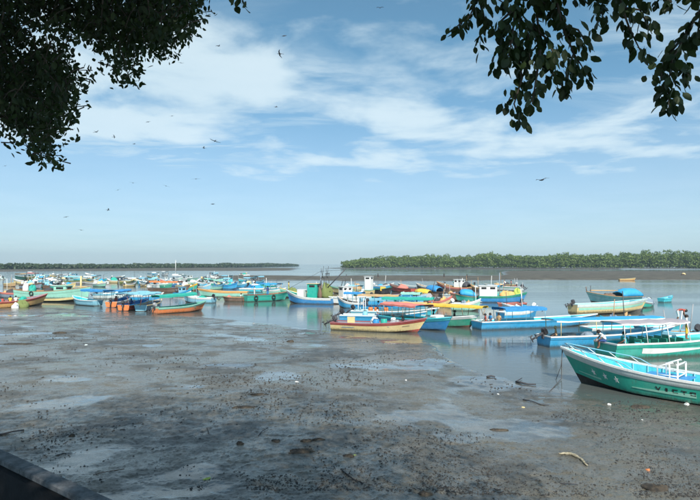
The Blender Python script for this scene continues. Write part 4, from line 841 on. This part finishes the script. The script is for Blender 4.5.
for x0, x1, y, c1, c2, ex, where in PACK:
    a, b_ = (x0, y - .3), (x1, y + .3)
    if rk.random() < .5: a, b_ = b_, a
    b = Boat('fishing_boat', '%s hulled boat %s' % (dict(sky='pale blue', azure='blue', steel='slate blue', pale='pale grey').get(c1, c1), where), a, b_, cols=('dark', c1, c2, c2, rk.choice(['sky', 'wood', 'cyan'])), B=1.8, F=rk.uniform(.7, .9), Fb=rk.uniform(1.1, 1.6), lod=2)
    if ex.startswith('can'): b.canopy(.08, .7, 1.95, ex[4:], 3, 'sky', .16)
    if ex == 'heap':
        for q in range(2): m = MB(); m.lump((0, 0, .5), (b.L * .13, b.B * .34, rk.uniform(.4, .8)), rk.randint(0, 99), 12, 7, .4); o = m.build('covered_gear', P(rk.choice(['white', 'azure', 'tan', 'dark', 'teal', 'pale', 'peach', 'steel']), rough=.8), b.root); o.location.x = (rk.uniform(-.25, -.05) if q else rk.uniform(.03, .2)) * b.L
    for q in range(rk.randint(1, 3)): tt = rk.uniform(.15, .85); b.tube('pole', [b.p(tt, .2, .2), b.p(tt + rk.uniform(-.08, .08), .25, rk.uniform(1.9, 3.6))], .035, rk.choice(['grey', 'white', 'dark', 'wood']))
    b.motor(rk.choice(['black', 'dark', 'white']), rk.choice([8, 50, 60]))

# ------------------------------------------------------------------ far moored fleet on the left
FAR = [  # left px, right px, waterline px, hull, strake, interior, extra
    (-6, 3, 279.5, 'pale', 'mint', None), (16, 25, 279.8, 'mint', 'green', 'can:peach'), (25, 33, 279.5, 'olive', 'cream', None), (29, 38, 278.5, 'cream', 'white', 'can:pink'), (36, 45, 278, 'green', 'mint', None), (43, 52, 276.5, 'sky', 'white', None),
    (50, 58, 277, 'cream', 'pale', 'heap'), (15, 33, 284, 'cream', 'white', None), (6, 15, 286.6, 'tan', 'cream', None), (33, 43, 281.8, 'sky', 'white', 'heap'), (38, 50, 283, 'cyan', 'pale', None), (47, 57, 281.5, 'sky', 'pale', 'heap'), (52, 64, 283.4, 'sky', 'white', 'heap'), (58, 67, 279.5, 'pale', 'white', None),
    (22, 40, 288.5, 'steel', 'brown', 'heap'), (44, 58, 288.5, 'brown', 'brown', 'heap'), (63, 86, 284, 'grey', 'olive', 'can:sky'), (84, 96, 284, 'white', 'cream', 'can:white'), (95, 109, 284.6, 'white', 'white', 'heap'), (97, 106, 281, 'cyan', 'white', None),
    (108, 120, 283, 'cream', 'white', 'heap'), (119, 133, 283.8, 'olive', 'cream', None), (70, 80, 278, 'mint', 'white', None), (128, 141, 280.4, 'grey', 'white', 'heap'), (86, 92, 276, 'white', 'white', None), (112, 124, 279, 'steel', 'pale', None), (139, 153, 285, 'azure', 'sky', 'heap'), (148, 160, 281.5, 'tan', 'grey', 'heap'), (152, 166, 285.6, 'steel', 'sky', None), (160, 171, 282.3, 'pink', 'white', None),
    (160, 171, 288.5, 'green', 'mint', 'heap'), (150, 186, 292.4, 'brown', 'brown', 'can:orange'), (168, 180, 286, 'blue', 'pale', 'heap'), (174, 186, 282, 'pale', 'white', 'can:white'), (184, 197, 280.2, 'mint', 'pale', None), (186, 199, 284.4, 'mint', 'white', 'heap'), (183, 196, 290.5, 'teal', 'yellow', 'heap'), (196, 207, 286.4, 'sky', 'white', 'heap'), (199, 210, 290.5, 'sky', 'pale', 'heap'), (210, 223, 289.6, 'mint', 'sky', 'can:mint'), (205, 216, 282, 'grey', 'mint', None),
    (222, 236, 289.3, 'azure', 'blue', 'heap'), (216, 227, 284.5, 'teal', 'pale', None), (236, 249, 288, 'azure', 'sky', 'heap'), (248, 263, 288.8, 'azure', 'blue', 'heap'), (262, 274, 289.5, 'mint', 'teal', 'heap'), (176, 190, 297, 'white', 'azure', None)]
rq = random.Random(8)
for _ in range(900):
    if len(FAR) >= 96: break
    y = rq.uniform(275.5, 289); x = rq.uniform(28, 66) if rq.random() < .45 else rq.uniform(66, 262)
    wd_ = 1750 / (3080 / (y - 264)) * rq.uniform(1.7, 2.4) * .36
    if any(abs((f[0] + f[1]) / 2 - x) < (2.8 if x < 66 else 4.2) and abs(f[2] - y) < 1.3 for f in FAR): continue
    FAR.append((round(x - wd_ / 2, 1), round(x + wd_ / 2, 1), round(y, 2), rq.choice(['sky', 'cyan', 'mint', 'pale', 'azure', 'teal', 'white', 'cream']), rq.choice(['white', 'pale', 'sky', 'white', 'cream']), rq.choice(['heap', 'heap', None, 'can:sky', 'can:white'])))
WORD = ['first', 'second', 'third', 'fourth', 'fifth', 'sixth', 'seventh', 'eighth', 'ninth', 'tenth', 'eleventh', 'twelfth', 'thirteenth', 'fourteenth', 'fifteenth', 'sixteenth', 'seventeenth', 'eighteenth', 'nineteenth', 'twentieth'] + ['twenty-' + q for q in ('first', 'second', 'third', 'fourth', 'fifth', 'sixth', 'seventh', 'eighth', 'ninth')] + ['thirtieth'] + ['thirty-' + q for q in ('first', 'second', 'third', 'fourth', 'fifth', 'sixth', 'seventh', 'eighth', 'ninth')] + ['fortieth']
rowof = lambda y: 'farthest' if y < 281 else ('middle' if y < 285.2 else 'nearest')
order = {}
for r_ in ('farthest', 'middle', 'nearest'):
    for k, q in enumerate(sorted([f for f in FAR if rowof(f[2]) == r_], key=lambda f: f[0] + f[1])): order[q] = k
rr = random.Random(5)
CW = dict(sky='pale blue', cyan='cyan', azure='blue', steel='slate blue', tan='tan', mint='mint', pale='pale grey')
for f in FAR:
    x0, x1, y, c1, c2, ex = f; flip = rr.random() < .5; dy = rr.uniform(-.35, .35)
    a, b_ = (x0, y - dy), (x1, y + dy)
    if flip: a, b_ = b_, a
    lab = '%s hulled boat in the %s row of the far left moorings, %s from left' % (CW.get(c1, c1), rowof(y), WORD[order[f]])
    b = Boat('moored_boat', lab, a, b_, cols=(rr.choice(['navy', 'dark', 'rust', 'grey']), c1, c2, c2, rr.choice(['sky', 'cyan', 'wood', 'pale'])), B=rr.uniform(1.6, 2.1), F=rr.uniform(.65, .9), Fb=rr.uniform(1.15, 1.6), lod=3, group='boats moored far out on the left')
    if ex and ex.startswith('can'): b.canopy(.05, .75, 2.1, ex[4:], 2, 'grey', .2)
    if ex == 'heap':
        m = MB(); m.lump((0, 0, .55), (b.L * .22, b.B * .36, rr.uniform(.5, .95)), rr.randint(0, 99), 10, 6, .4); o = m.build('covered_gear', P(rr.choice(['white', 'azure', 'sky', 'dark', 'teal', 'pale', 'cream', 'cyan']), rough=.8), b.root); o.location.x = rr.uniform(-.1, .12) * b.L
    if rr.random() < .8: b.motor(rr.choice(['black', 'dark', 'white']), rr.choice([10, 50, 60]), 0, 1.1)
    if rr.random() < .35: tt = rr.uniform(.3, .7); b.tube('pole', [b.p(tt, .1, .2), b.p(tt, .1, rr.uniform(2, 3.2))], .05, rr.choice(['grey', 'white', 'dark']))
    if rr.random() < .5: b.cabin(.3, .5, 1.0, 1.6, rr.choice(['white', 'sky', 'pale']), None, windows=1) if ex is None else None

# far figures on the bars, channel pole
for px, py, lab, c in ((210, 274.6, 'dark figure walking on the far bar, left of centre', 'dark'), (444, 278.5, 'dark figure standing on the far bar behind the centre boats', 'black'), (467, 279.8, 'smaller dark figure on the far bar right of the other', 'dark'), (378, 278.5, 'dark figure on the far bar behind the white pilothouse', 'dark'), (253.5, 280.5, 'left one of two dark figures at the bar edge', 'black'), (256.8, 280.5, 'right one of two dark figures at the bar edge', 'dark')):
    p = gp(px, py, .2); p.z = max(gz(p.x, p.y), -.2); person(p, 1.2, 'stand', c, 'black', lab, 1.75)
p = gp(175.6, 271, 0); m = MB(); m.tube([(0, 0, -1), (0, 0, 4.2), (0, 0, 8.2)], [.28, .24, .18], 8); m.lathe([(.4, 8.2), (.4, 8.45), (.1, 8.6)], n=8); put('channel_pole', m, P('white'), (p.x, p.y, 0), 'tall white channel marker pole standing off the far left shore', 'pole')

# ------------------------------------------------------------------ birds
def bird(px, py, span_px, dist, flap, yaw, roll, label):
    m = MB(); pr = [(-.42, .01), (-.30, .05), (-.05, .10), (.18, .085), (.34, .05), (.40, .055), (.46, .045), (.50, .02), (.60, .012), (.64, .003)]
    m.lathe([(r_, x) for x, r_ in pr], n=8, rot=Matrix.Rotation(R(90), 3, 'Y'))
    for s in (1, -1):
        le = [(.20, .06, .02), (.27, .42, .10 * flap), (.12, .75, .16 * flap), (-.16, 1.12, .08 * flap)]; te = [(-.08, .06, .01), (.02, .42, .08 * flap), (-.06, .72, .13 * flap), (-.19, 1.10, .07 * flap)]
        vs = []
        for a, b_ in zip(le, te): vs += [(a[0], s * a[1], a[2] + .012), (b_[0], s * b_[1], b_[2] + .004), (a[0], s * a[1], a[2] - .012), (b_[0], s * b_[1], b_[2] - .004)]
        fs = []
        for i in range(3): o = i * 4; fs += [(o, o + 1, o + 5, o + 4), (o + 2, o + 6, o + 7, o + 3), (o, o + 4, o + 6, o + 2), (o + 1, o + 3, o + 7, o + 5)]
        m.add(vs, fs); m.add([(-.36, s * .04, .02), (-.36, 0, .02), (-.80, s * .14, .0), (-.74, s * .17, .0), (-.36, s * .04, .0)], [(0, 1, 2, 3), (3, 2, 1, 4)])
    o = m.build('frigatebird', P('black', rough=.6, wear=.2)); o.location = at(px, py, dist); k = 1.3 * span_px * dist / F_PX / 2.25; o.scale = (k, k, k); o.rotation_euler = (roll, R(random.uniform(-8, 8)), yaw); tag(o, label, 'bird', 'birds soaring over the estuary')
BIRDS = [(284, 36, 9, 'dark bird with wings spread, upper of the pair at top centre'), (280, 54, 9, 'dark bird below the upper one of the pair at top centre'), (380, 8, 6, 'small dark bird at the very top, right of centre'), (218, 46, 7, 'dark bird against bright cloud right of the leaves'), (201, 8, 6, 'small bird at the top beside the leaf edge'), (181, 63, 5, 'tiny bird just under the leaf tips'), (276, 107, 6, 'lone dark bird in the middle of the sky'),
         (172, 116, 5, 'right one of two birds under the bright cloud'), (148, 122, 5, 'left one of two birds under the bright cloud'), (96, 132, 6, 'bird just right of the hanging leaves'), (114, 137, 5, 'second bird right of the hanging leaves'), (134, 144, 5, 'third bird right of the hanging leaves'), (204, 148, 6, 'lower left of two close birds below cloud'), (215, 141, 9, 'pale winged upper right of two close birds below cloud'),
         (196, 179, 7, 'bird gliding alone low under the cloud'), (166, 186, 6, 'bird gliding left of the lone low one'), (133, 183, 5, 'faint bird above the lowest left group'), (118, 190, 5, 'faint bird left in the low group'), (213, 204, 7, 'dark banking bird low in the sky left of centre'), (108, 210, 6, 'bird in the low left sky below the faint pair'), (66, 217, 5, 'leftmost low bird above the far shore'), (81, 230, 5, 'lowest bird above the far left shore'), (5, 166, 4, 'bird at the left edge under the hanging leaves'), (542, 180, 13, 'large bird gliding alone on the right side of sky')]
for i, (x, y, sp, lab) in enumerate(BIRDS): bird(x, y, sp, 1233.0 / sp * random.uniform(.85, 1.1) * .55, random.uniform(-.3, 1.6), random.uniform(0, 6.28), random.uniform(-.5, .5), lab)

# ------------------------------------------------------------------ debris on the mud
def mound(px, py, d, label, c=('brown', 'mud'), seed=1, rz=0):
    p = on_ground(px, py); m = MB(); m.lump((0, 0, 0), d, seed, 16, 8, .28)
    for i in range(4): m.lump((random.uniform(-.6, .6) * d[0], random.uniform(-.5, .5) * d[1], d[2] * .2), (d[0] * .4, d[1] * .45, d[2] * .8), seed + i, 10, 6, .3)
    return put('mud_mound', m, MOUND, p - Vector((0, 0, d[2] * .12)), label, 'mud mound', rz=rz)
MOUND = rock_mat('mound', (0.018, 0.015, 0.011), (0.075, 0.058, 0.038), 6, .7)
mound(306, 441, (.17, .09, .06), 'dark mud mound, upper one of the two in the foreground', seed=3); mound(302, 452, (.42, .16, .09), 'long dark mud mound in the foreground, lower of the two', seed=5, rz=.1); mound(276, 441, (.14, .12, .05), 'small rounded mud mound left of the two long ones', seed=7); mound(318, 440, (.20, .07, .06), 'narrow mud ridge touching the upper foreground mound', seed=8, rz=.25)
mound(641, 407, (.42, .16, .08), 'low brown mud mound by the hull of starred boat', seed=9); mound(655, 488, (.34, .24, .07), 'crumbly brown mound of weed at bottom right', seed=11); mound(290, 341.5, (.30, .18, .10), 'pale lump of mud alone near the water, left of centre', seed=12); mound(348, 456, (.16, .10, .05), 'flat mud mound right of the long foreground one', seed=13); mound(258, 394, (.34, .12, .03), 'brownish low mud patch left of centre', seed=14); mound(20, 344, (.9, .3, .05), 'low olive patch of weed on the flat at left', seed=15); mound(245, 407, (.5, .14, .04), 'flat brownish mud bank left of the foreground mounds', seed=17); mound(498, 430, (.3, .1, .05), 'dark mud bump right of the foreground centre', seed=18); mound(72, 436, (.10, .07, .07), 'black stone on the mud near the sea wall', seed=19); mound(240, 444, (.10, .08, .08), 'dark round stone on the mud left of the foreground mounds', seed=20); mound(425, 494, (.16, .12, .06), 'dark lump of mud at the bottom edge, centre right', seed=21); mound(60, 333, (.5, .2, .1), 'dark mud lump below the turquoise boat', seed=22)
def stick(pts, r, c, label, name='driftwood_stick', cat='stick', forks=()):
    w_ = [on_ground(*q) for q in pts]; o = w_[0].copy(); m = MB(); m.tube([q - o + Vector((0, 0, r * .8 + .02 * (i % 2))) for i, q in enumerate(w_)], [r * (1 - .5 * i / len(w_)) for i in range(len(w_))], 7)
    for a, b_ in forks: m.tube([w_[a] - o + Vector((0, 0, r)), on_ground(*b_) - o + Vector((0, 0, .10))], [r * .6, r * .3], 5)
    return put(name, m, P(c, rough=.85, scale=12.0), o, label, cat)
stick([(0, 435.5), (12, 433), (24, 430.5)], .03, 'dark', 'dark stick lying on the mud at the left edge'); stick([(55, 456), (64, 454), (72, 453)], .012, 'dark', 'thin dark twig above the sea wall coping'); stick([(341, 470), (348, 476), (354, 480), (362, 484)], .016, 'black', 'black forked twig on the foreground mud', forks=((1, (352, 472)), (2, (347, 484))))
stick([(516, 382.5), (522, 384), (528, 385), (536, 385.5)], .05, 'dark', 'dark branch lying at the edge of water', forks=((0, (522, 380)),)); stick([(523, 400), (532, 402), (541, 405), (549, 406)], .025, 'dark', 'thin dark branch on the mud below water edge'); stick([(487, 377.5), (491, 377), (495, 377.5)], .05, 'dark', 'short dark piece of wood at water edge'); stick([(268, 428), (262, 432), (258, 436)], .012, 'dark', 'thin twig beside the small rounded mound'); stick([(207, 428), (209, 434)], .012, 'dark', 'short upright looking twig on the left mud'); stick([(560, 484), (569, 484.5), (578, 485)], .015, 'dark', 'dark stick at the lower right foreground'); stick([(93, 475), (110, 472), (124, 469)], .010, 'brown', 'long thin twig beside the sea wall')
def bag(px, py, d, c, label, seed, name='plastic_bag', cat='litter'):
    p = on_ground(px, py); m = MB(); m.lump((0, 0, 0), d, seed, 12, 8, .45)
    return put(name, m, P(c, rough=.35, wear=.3), p + Vector((0, 0, -.01)), label, cat, rz=seed)
bag(687, 404, (.22, .11, .06), 'white', 'crumpled white bag on the mud at the right edge', 1); bag(609, 404.5, (.07, .06, .05), 'white', 'small white scrap on the mud below starred hull', 2); bag(297, 382, (.09, .05, .04), 'white', 'white scrap on the mud, middle of the flat', 3); bag(207, 479, (.10, .07, .04), 'lime', 'yellow green scrap on the foreground mud', 4); bag(648, 470, (.07, .05, .04), 'orange', 'orange scrap on the mud at lower right', 5); bag(63, 477, (.05, .02, .015), 'pale', 'tiny pale scrap by the sea wall', 6); bag(354, 455, (.08, .05, .02), 'lime', 'pale green scrap right of the long foreground mound', 7); bag(406, 380, (.07, .05, .03), 'white', 'pale scrap on the mud at centre right', 8); bag(498, 394, (.06, .05, .03), 'white', 'pale scrap below the dark branch at water edge', 9); bag(523, 407.5, (.1, .06, .04), 'cream', 'cream scrap on the mud under the thin branch', 10); bag(86, 345, (.12, .08, .05), 'pale', 'pale scrap on the flat below the orange transom', 11); bag(642, 420, (.05, .04, .03), 'white', 'tiny white scrap right of the low brown mound', 12)
w_ = [on_ground(*q) for q in ((559, 454), (563, 454), (567, 454.6), (571, 455.2), (575, 456.6), (579, 459), (583, 462), (587, 466))]
m = MB(); rd = random.Random(3)
path = [w_[0].lerp(w_[0], 0)] ; path = [w_[i].lerp(w_[i + 1], f) for i in range(7) for f in (0, .5)] + [w_[7]]
m.tube([q - w_[0] + Vector((rd.uniform(-.02, .02), rd.uniform(-.02, .02), .02 + rd.uniform(-.01, .02))) for q in path], [.012 + .035 * math.sin(math.pi * (i + .7) / 15.5) * rd.uniform(.6, 1.25) for i in range(15)], 7)
put('driftwood', m, rock_mat('driftwood', (0.16, 0.13, 0.08), (0.46, 0.42, 0.30), 14, .8), w_[0], 'bent pale piece of driftwood on the mud, lower right', 'driftwood')

# ------------------------------------------------------------------ mangrove woods on the far banks
def leaf_cloud(rs, centres, radii, n, size):
    V = []; m = len(centres)
    c = np.repeat(np.array(centres), n, 0); r_ = np.repeat(np.array(radii), n, 0)
    u = rs.normal(size=(len(c), 3)); u /= np.linalg.norm(u, axis=1)[:, None]; u[:, 2] = np.where(u[:, 2] < -.5, -u[:, 2], u[:, 2])
    lob = 1 + .28 * np.sin(u[:, 0] * 5 + c[:, 0]) * np.sin(u[:, 1] * 4 + c[:, 1]) + .2 * np.sin(u[:, 2] * 6 + c[:, 0] * 3)
    p = c + u * r_ * (lob * rs.uniform(.72, 1.03, len(c)))[:, None]
    nrm = u + rs.normal(size=u.shape) * .5; nrm /= np.linalg.norm(nrm, axis=1)[:, None]
    a = np.cross(nrm, rs.normal(size=u.shape)); a /= np.linalg.norm(a, axis=1)[:, None]; b = np.cross(nrm, a)
    s = size * rs.uniform(.6, 1.3, len(c)); a *= s[:, None]; b *= (s * .75)[:, None]
    V = np.stack([p - a - b * .4, p + a * .2 - b, p + a, p + a * .1 + b], 1).reshape(-1, 3); return V, np.arange(len(V)).reshape(-1, 4)
def wood(name, label, line, hts, rows_, spacing, seed, n, size, mat):
    rs = np.random.RandomState(seed); cs, rad = [], []; trunks = MB()
    for k in range(len(line) - 1):
        a, b = np.array(line[k]), np.array(line[k + 1]); L = np.linalg.norm(b - a); d = (b - a) / L; nrm = np.array([-d[1], d[0]]); nrm = nrm if nrm[1] > 0 else -nrm
        for row in range(rows_):
            x = 0
            while x < L:
                f = x / L; h = (hts[k] * (1 - f) + hts[k + 1] * f) * rs.uniform(.80, 1.08) * (.84 + .2 * row / max(1, rows_ - 1)) * (1 + .16 * math.sin(x * .035 + k) * math.sin(x * .011 + 2))
                q = a + d * x + nrm * (row * spacing * 1.6 + rs.uniform(-2, 2)); w_ = spacing * rs.uniform(.55, .95)
                for l in range(3): cs.append((q[0] + rs.uniform(-1, 1) * w_ * .4, q[1] + rs.uniform(-1, 1) * w_ * .4, h * (.26 + .26 * l))); rad.append((w_ * (1.15 - .14 * l), w_ * (1.1 - .14 * l), h * .26))
                if row == 0: trunks.tube([(q[0], q[1], -.3), (q[0] + .3, q[1], h * .55)], [.22, .12], 4)
                x += spacing * rs.uniform(.7, 1.3)
    V, Fq = leaf_cloud(rs, cs, rad, n, size)
    root = bpy.data.objects.new(name, np_mesh(name, V, Fq, mat, False)); col.objects.link(root); tag(root, label, 'mangroves', kind='stuff')
    return root
FARLEAF = leaf_mat('leaf_far', (0.066, 0.118, 0.020), (0.145, 0.205, 0.038), .2, .6); FARLEAF2 = leaf_mat('leaf_far_dark', (0.022, 0.045, 0.018), (0.055, 0.090, 0.030), .1, .6)
def gpt(px, d): return ((px - 350) / F_PX * d, d)
wood('mangrove_wood', 'bright green mangrove wood along the far right bank', [gpt(345, 700), gpt(400, 690), gpt(480, 650), gpt(560, 610), gpt(700, 560), gpt(900, 540)], [10, 14, 16, 17, 18.5, 18.5], 4, 7.0, 3, 190, .75, FARLEAF)
wood('mangrove_wood', 'low dark mangrove strip along the far left shore', [gpt(-260, 500), gpt(0, 540), gpt(150, 700), gpt(240, 950), gpt(297, 1350)], [5.2, 5.0, 5.4, 6.0, 6.0], 3, 6.5, 4, 60, 1.1, FARLEAF2)

# ------------------------------------------------------------------ the tree over the photographer
def inside(poly, x, y):
    c = False; j = len(poly) - 1
    for i in range(len(poly)):
        (xi, yi), (xj, yj) = poly[i], poly[j]
        if (yi > y) != (yj > y) and x < (xj - xi) * (y - yi) / (yj - yi) + xi: c = not c
        j = i
    return c
def project(p):
    d = Vector(p) - Vector((0, 0, CAM_H)); cy = d.y * math.cos(PITCH) + d.z * math.sin(PITCH); cz = -d.y * math.sin(PITCH) + d.z * math.cos(PITCH)
    if cy < .05: return None
    return 350 + F_PX * d.x / cy, 250 - F_PX * cz / cy
BARK = rock_mat('bark', (0.045, 0.036, 0.028), (0.12, 0.10, 0.08), 7, .9)
TLEAF = leaf_mat('leaf_tree', (0.010, 0.026, 0.007), (0.036, 0.068, 0.014), .18, .6)
def fol_tree():
    rs = np.random.RandomState(21); rp = random.Random(21)
    base = Vector((-4.6, -3.2, QUAY)); root = empty('shade_tree', Matrix.Translation(base)); tag(root, 'broad leafy tree overhead whose dark boughs hang into the picture', 'tree')
    inv = Matrix.Translation(-base)
    def tub(name, pts, r, n=8): m = MB(); m.tube([inv @ Vector(p) for p in pts], r, n); return m.build(name, BARK, root)
    fork = Vector((-4.4, -2.9, QUAY + 4.2))
    tub('trunk', [base + Vector((0, 0, -.1)), base + Vector((.05, .05, .6)), base + Vector((.15, .1, 2.2)), fork], [.55, .40, .33, .30], 12)
    limbs = [[fork, (-5.2, -.2, 9.2), (-5.0, 2.8, 9.9), (-4.3, 5.4, 10.1)], [fork, (-6.4, -1.0, 8.8), (-6.6, 2.0, 9.0), (-5.4, 5.0, 8.6)], [fork, (-2.6, -.8, 9.2), (-1.6, 1.6, 10.3), (-1.5, 4.0, 11.0)], [fork, (-1.2, -1.6, 8.6), (1.0, 1.0, 8.4), (1.9, 2.8, 7.75), (3.2, 3.3, 7.55)], [fork, (-6, -5, 10), (-8, -6, 12)], [fork, (-3, -5, 10.4), (-1.5, -6.5, 12)], [fork, (-4.3, -2, 11), (-4, -1, 14.5)], [fork, (-8, -1.5, 10), (-11, 1, 11.5)]]
    for l in limbs: tub('limb', l, [.20 - .15 * i / (len(l) - 1) for i in range(len(l))], 8)
    poly = [(-80, -80), (196, -80), (196, 12), (193, 30), (186, 50), (172, 60), (168, 74), (160, 60), (150, 58), (138, 64), (136, 84), (128, 92), (116, 84), (104, 70), (94, 66), (88, 50), (82, 58), (70, 52), (58, 60), (64, 76), (74, 88), (76, 100), (66, 112), (74, 122), (66, 134), (56, 142), (54, 152), (54, 168), (44, 180), (34, 160), (22, 148), (8, 138), (-80, 130)]
    hole = [(8, 34), (32, 32), (64, 50), (60, 66), (40, 66), (22, 58)]; hole2 = [(74, 42), (96, 46), (92, 66), (70, 64)]; hole3 = [(104, 44), (116, 44), (114, 54), (106, 54)]
    sprigs = []
    while len(sprigs) < 1900:                       # the mass at the upper left
        x, y = rp.uniform(-70, 198), rp.uniform(-70, 176)
        if not inside(poly, x, y): continue
        if inside(hole, x, y) or (inside(hole2, x, y)) or (inside(hole3, x, y) and rp.random() < .7): continue
        sprigs.append((at(x, y - 8, rp.uniform(4.6, 7.6)), .062, True))
    n = 0
    while n < 9500:                               # the rest of the crown, above and behind the photographer
        u = Vector((rp.gauss(0, 1), rp.gauss(0, 1), rp.gauss(0, 1))).normalized() * (rp.uniform(.2, 1.25) if rp.random() < .6 else rp.uniform(.3, .9))
        p = Vector((-3.4, -1.4, 12.0)) + Vector((u.x * 9.2, u.y * 8.8, u.z * 5.0))
        if p.z < 7.6: continue
        q = project(p)
        if q and -60 < q[0] < 760 and q[1] > -70: continue
        sprigs.append((p, .10, False)); n += 1
    base_leaf = np.array([(0, 0, 0), (.36, .26, .03), (.72, .20, .03), (1, 0, -.04), (.72, -.20, .03), (.36, -.26, .03), (.5, 0, -.03)])
    tri = np.array([(0, 6, 1), (1, 6, 2), (2, 6, 3), (3, 6, 4), (4, 6, 5), (5, 6, 0)])
    allV = []; twigs = MB()
    for tip, ls, near in sprigs:
        k = 18 if near else 16; ln = rp.uniform(.14, .30) if near else .8
        d = Vector((rp.uniform(-1, 1), rp.uniform(-.8, .8), rp.uniform(-1.1, .1))).normalized(); st = tip - d * ln + Vector((0, 0, .06))
        if near: twigs.tube([inv @ st, inv @ ((st + tip) / 2 + Vector((0, 0, .03))), inv @ tip], [.006, .004, .002], 4)
        t = rs.rand(k); pos = np.array(st)[None] * (1 - t[:, None]) + np.array(tip)[None] * t[:, None] + rs.normal(size=(k, 3)) * (.05 if near else .22)
        a = np.array(d)[None] * .5 + rs.normal(size=(k, 3)) * .7 + np.array((0, 0, -.55)); a /= np.linalg.norm(a, axis=1)[:, None]
        w_ = rs.normal(size=(k, 3)); nn = np.cross(a, w_); nn /= np.linalg.norm(nn, axis=1)[:, None]; b = np.cross(nn, a)
        s = ls * rs.uniform(.7, 1.25, k) * (1 if near else 1.5); bl = base_leaf
        P_ = pos[:, None] + (a[:, None] * bl[None, :, 0:1] + b[:, None] * bl[None, :, 1:2] + nn[:, None] * bl[None, :, 2:3]) * s[:, None, None]
        if near:
            pass
        allV.append(P_.reshape(-1, 3))
    V = np.concatenate(allV) - np.array(base)[None]; nl = len(V) // 7; Fc = (tri[None] + (np.arange(nl) * 7)[:, None, None]).reshape(-1, 3)
    o = bpy.data.objects.new('foliage', np_mesh('foliage', V, Fc, TLEAF, True)); col.objects.link(o); o.parent = root; o['kind'] = 'stuff'
    twigs.build('twigs', BARK, root)['kind'] = 'stuff'
    # the hanging sprays at the upper right: every leaf its own piece
    D0 = 3.2
    br = [[(470, -44), (479, -4), (470, 16), (450, 32)], [(479, -4), (485, 22), (476, 46)], [(520, -44), (515, 8), (512, 40), (505, 70)], [(515, 8), (500, 22), (497, 32)], [(545, -44), (537, 16), (540, 50), (552, 72), (566, 92)], [(550, -30), (562, 26), (574, 54), (588, 76)], [(514, 40), (522, 78), (514, 104), (521, 124)], [(540, 50), (536, 80), (532, 104)], [(612, -40), (622, 8), (630, 30), (644, 58)], [(592, -40), (598, 4), (605, 22)], [(622, 8), (640, 10), (652, 34)], [(728, -44), (702, 8), (686, 34), (672, 60), (668, 88), (669, 108)], [(686, 34), (664, 60), (660, 84)], [(702, 8), (696, 44)], [(560, -20), (585, -4), (600, -2)], [(640, -20), (655, -4), (672, 2)], [(500, -24), (530, -6), (555, 10)], [(525, 20), (548, 40), (556, 62)], [(530, -40), (548, 0), (560, 16)], [(562, 26), (578, 30), (590, 48)], [(515, 8), (528, 34), (530, 62)], [(470, -30), (490, -6), (505, 4)], [(600, -30), (615, -6), (640, -8)], [(574, 54), (566, 72), (570, 84)], [(672, 60), (684, 66), (690, 78)], [(660, -30), (690, -6), (700, -2)], [(512, 40), (500, 56), (498, 68)], [(232, -40), (236, -8), (240, 2)]]
    lm = MB(); lm.add([(0, 0, 0), (.02, .012, .02), (.26, .28, .05), (.58, .32, .045), (.86, .17, .0), (1.02, 0, -.06), (.86, -.17, .0), (.58, -.32, .045), (.26, -.28, .05), (.02, -.012, .02), (.3, 0, 0), (.62, 0, -.01), (-.18, .0, .03)],
           [(1, 10, 2), (2, 10, 11, 3), (3, 11, 4), (4, 11, 5), (5, 11, 6), (6, 11, 7), (7, 11, 10, 8), (8, 10, 9), (9, 10, 1), (1, 0, 9), (12, 0, 1), (12, 9, 0)], 0, True)
    me = lm.mesh('leaf', TLEAF); LM = []
    for bi, pl in enumerate(br):
        dep = D0 + rp.uniform(-.25, .25); w_ = [at(x, y, dep + .05 * i * rp.uniform(-1, 1)) for i, (x, y) in enumerate(pl)]
        m = MB(); m.tube([inv @ p for p in w_], [.009 - .0065 * i / (len(w_) - 1) for i in range(len(w_))], 5); m.build('twig', BARK, root)
        for i in range(len(w_) - 1):
            seg = w_[i + 1] - w_[i]; ns = max(2, int(seg.length / .0085))
            for j in range(ns):
                p = w_[i] + seg * ((j + rp.random()) / ns) + Vector((rp.gauss(0, .022), rp.gauss(0, .03), rp.gauss(0, .014))); q = project(p)
                if q[1] < -26: continue
                dd = seg.normalized(); a = (dd * rp.uniform(.1, .8) + Vector((rp.uniform(-.9, .9), rp.uniform(-.7, .7), -.75))).normalized()
                nn = a.cross(Vector((rp.gauss(0, 1), rp.gauss(0, 1), rp.gauss(0, .5)))).normalized(); b = nn.cross(a); s = rp.uniform(.042, .074)
                M = Matrix((a, b, nn)).transposed().to_4x4(); M = Matrix.Translation(inv @ (p + a * .012)) @ M @ Matrix.Diagonal((s, s * rp.uniform(.8, 1.05), s, 1))
                LM.append(M)
    LM.sort(key=lambda M: -M.to_scale().x)
    for M in LM[:300]: o = bpy.data.objects.new('leaf', me); col.objects.link(o); o.parent = root; o.matrix_local = M
    m = MB()
    for M in LM[300:]: m.add([M @ Vector(v) for v in lm.v], lm.f, 0, True)
    m.build('small_leaves', TLEAF, root)['kind'] = 'stuff'
    print('LEAVES', len(LM))
fol_tree()

# ------------------------------------------------------------------ the damp air over the estuary
m = MB(); m.box((0, 1450, 29), (5200, 3100, 62));
hm = bpy.data.materials.new('haze'); hm.use_nodes = True; t = hm.node_tree; t.nodes.clear()
pv = N(t, 'ShaderNodeVolumePrincipled'); pv.inputs['Color'].default_value = (0.70, 0.86, 1.0, 1); pv.inputs['Density'].default_value = 0.00022; pv.inputs['Anisotropy'].default_value = 0.2
ou = N(t, 'ShaderNodeOutputMaterial'); t.links.new(pv.outputs[0], ou.inputs['Volume'])
hz = m.build('haze', hm); tag(hz, 'thin pale haze over the estuary', 'haze', kind='stuff')
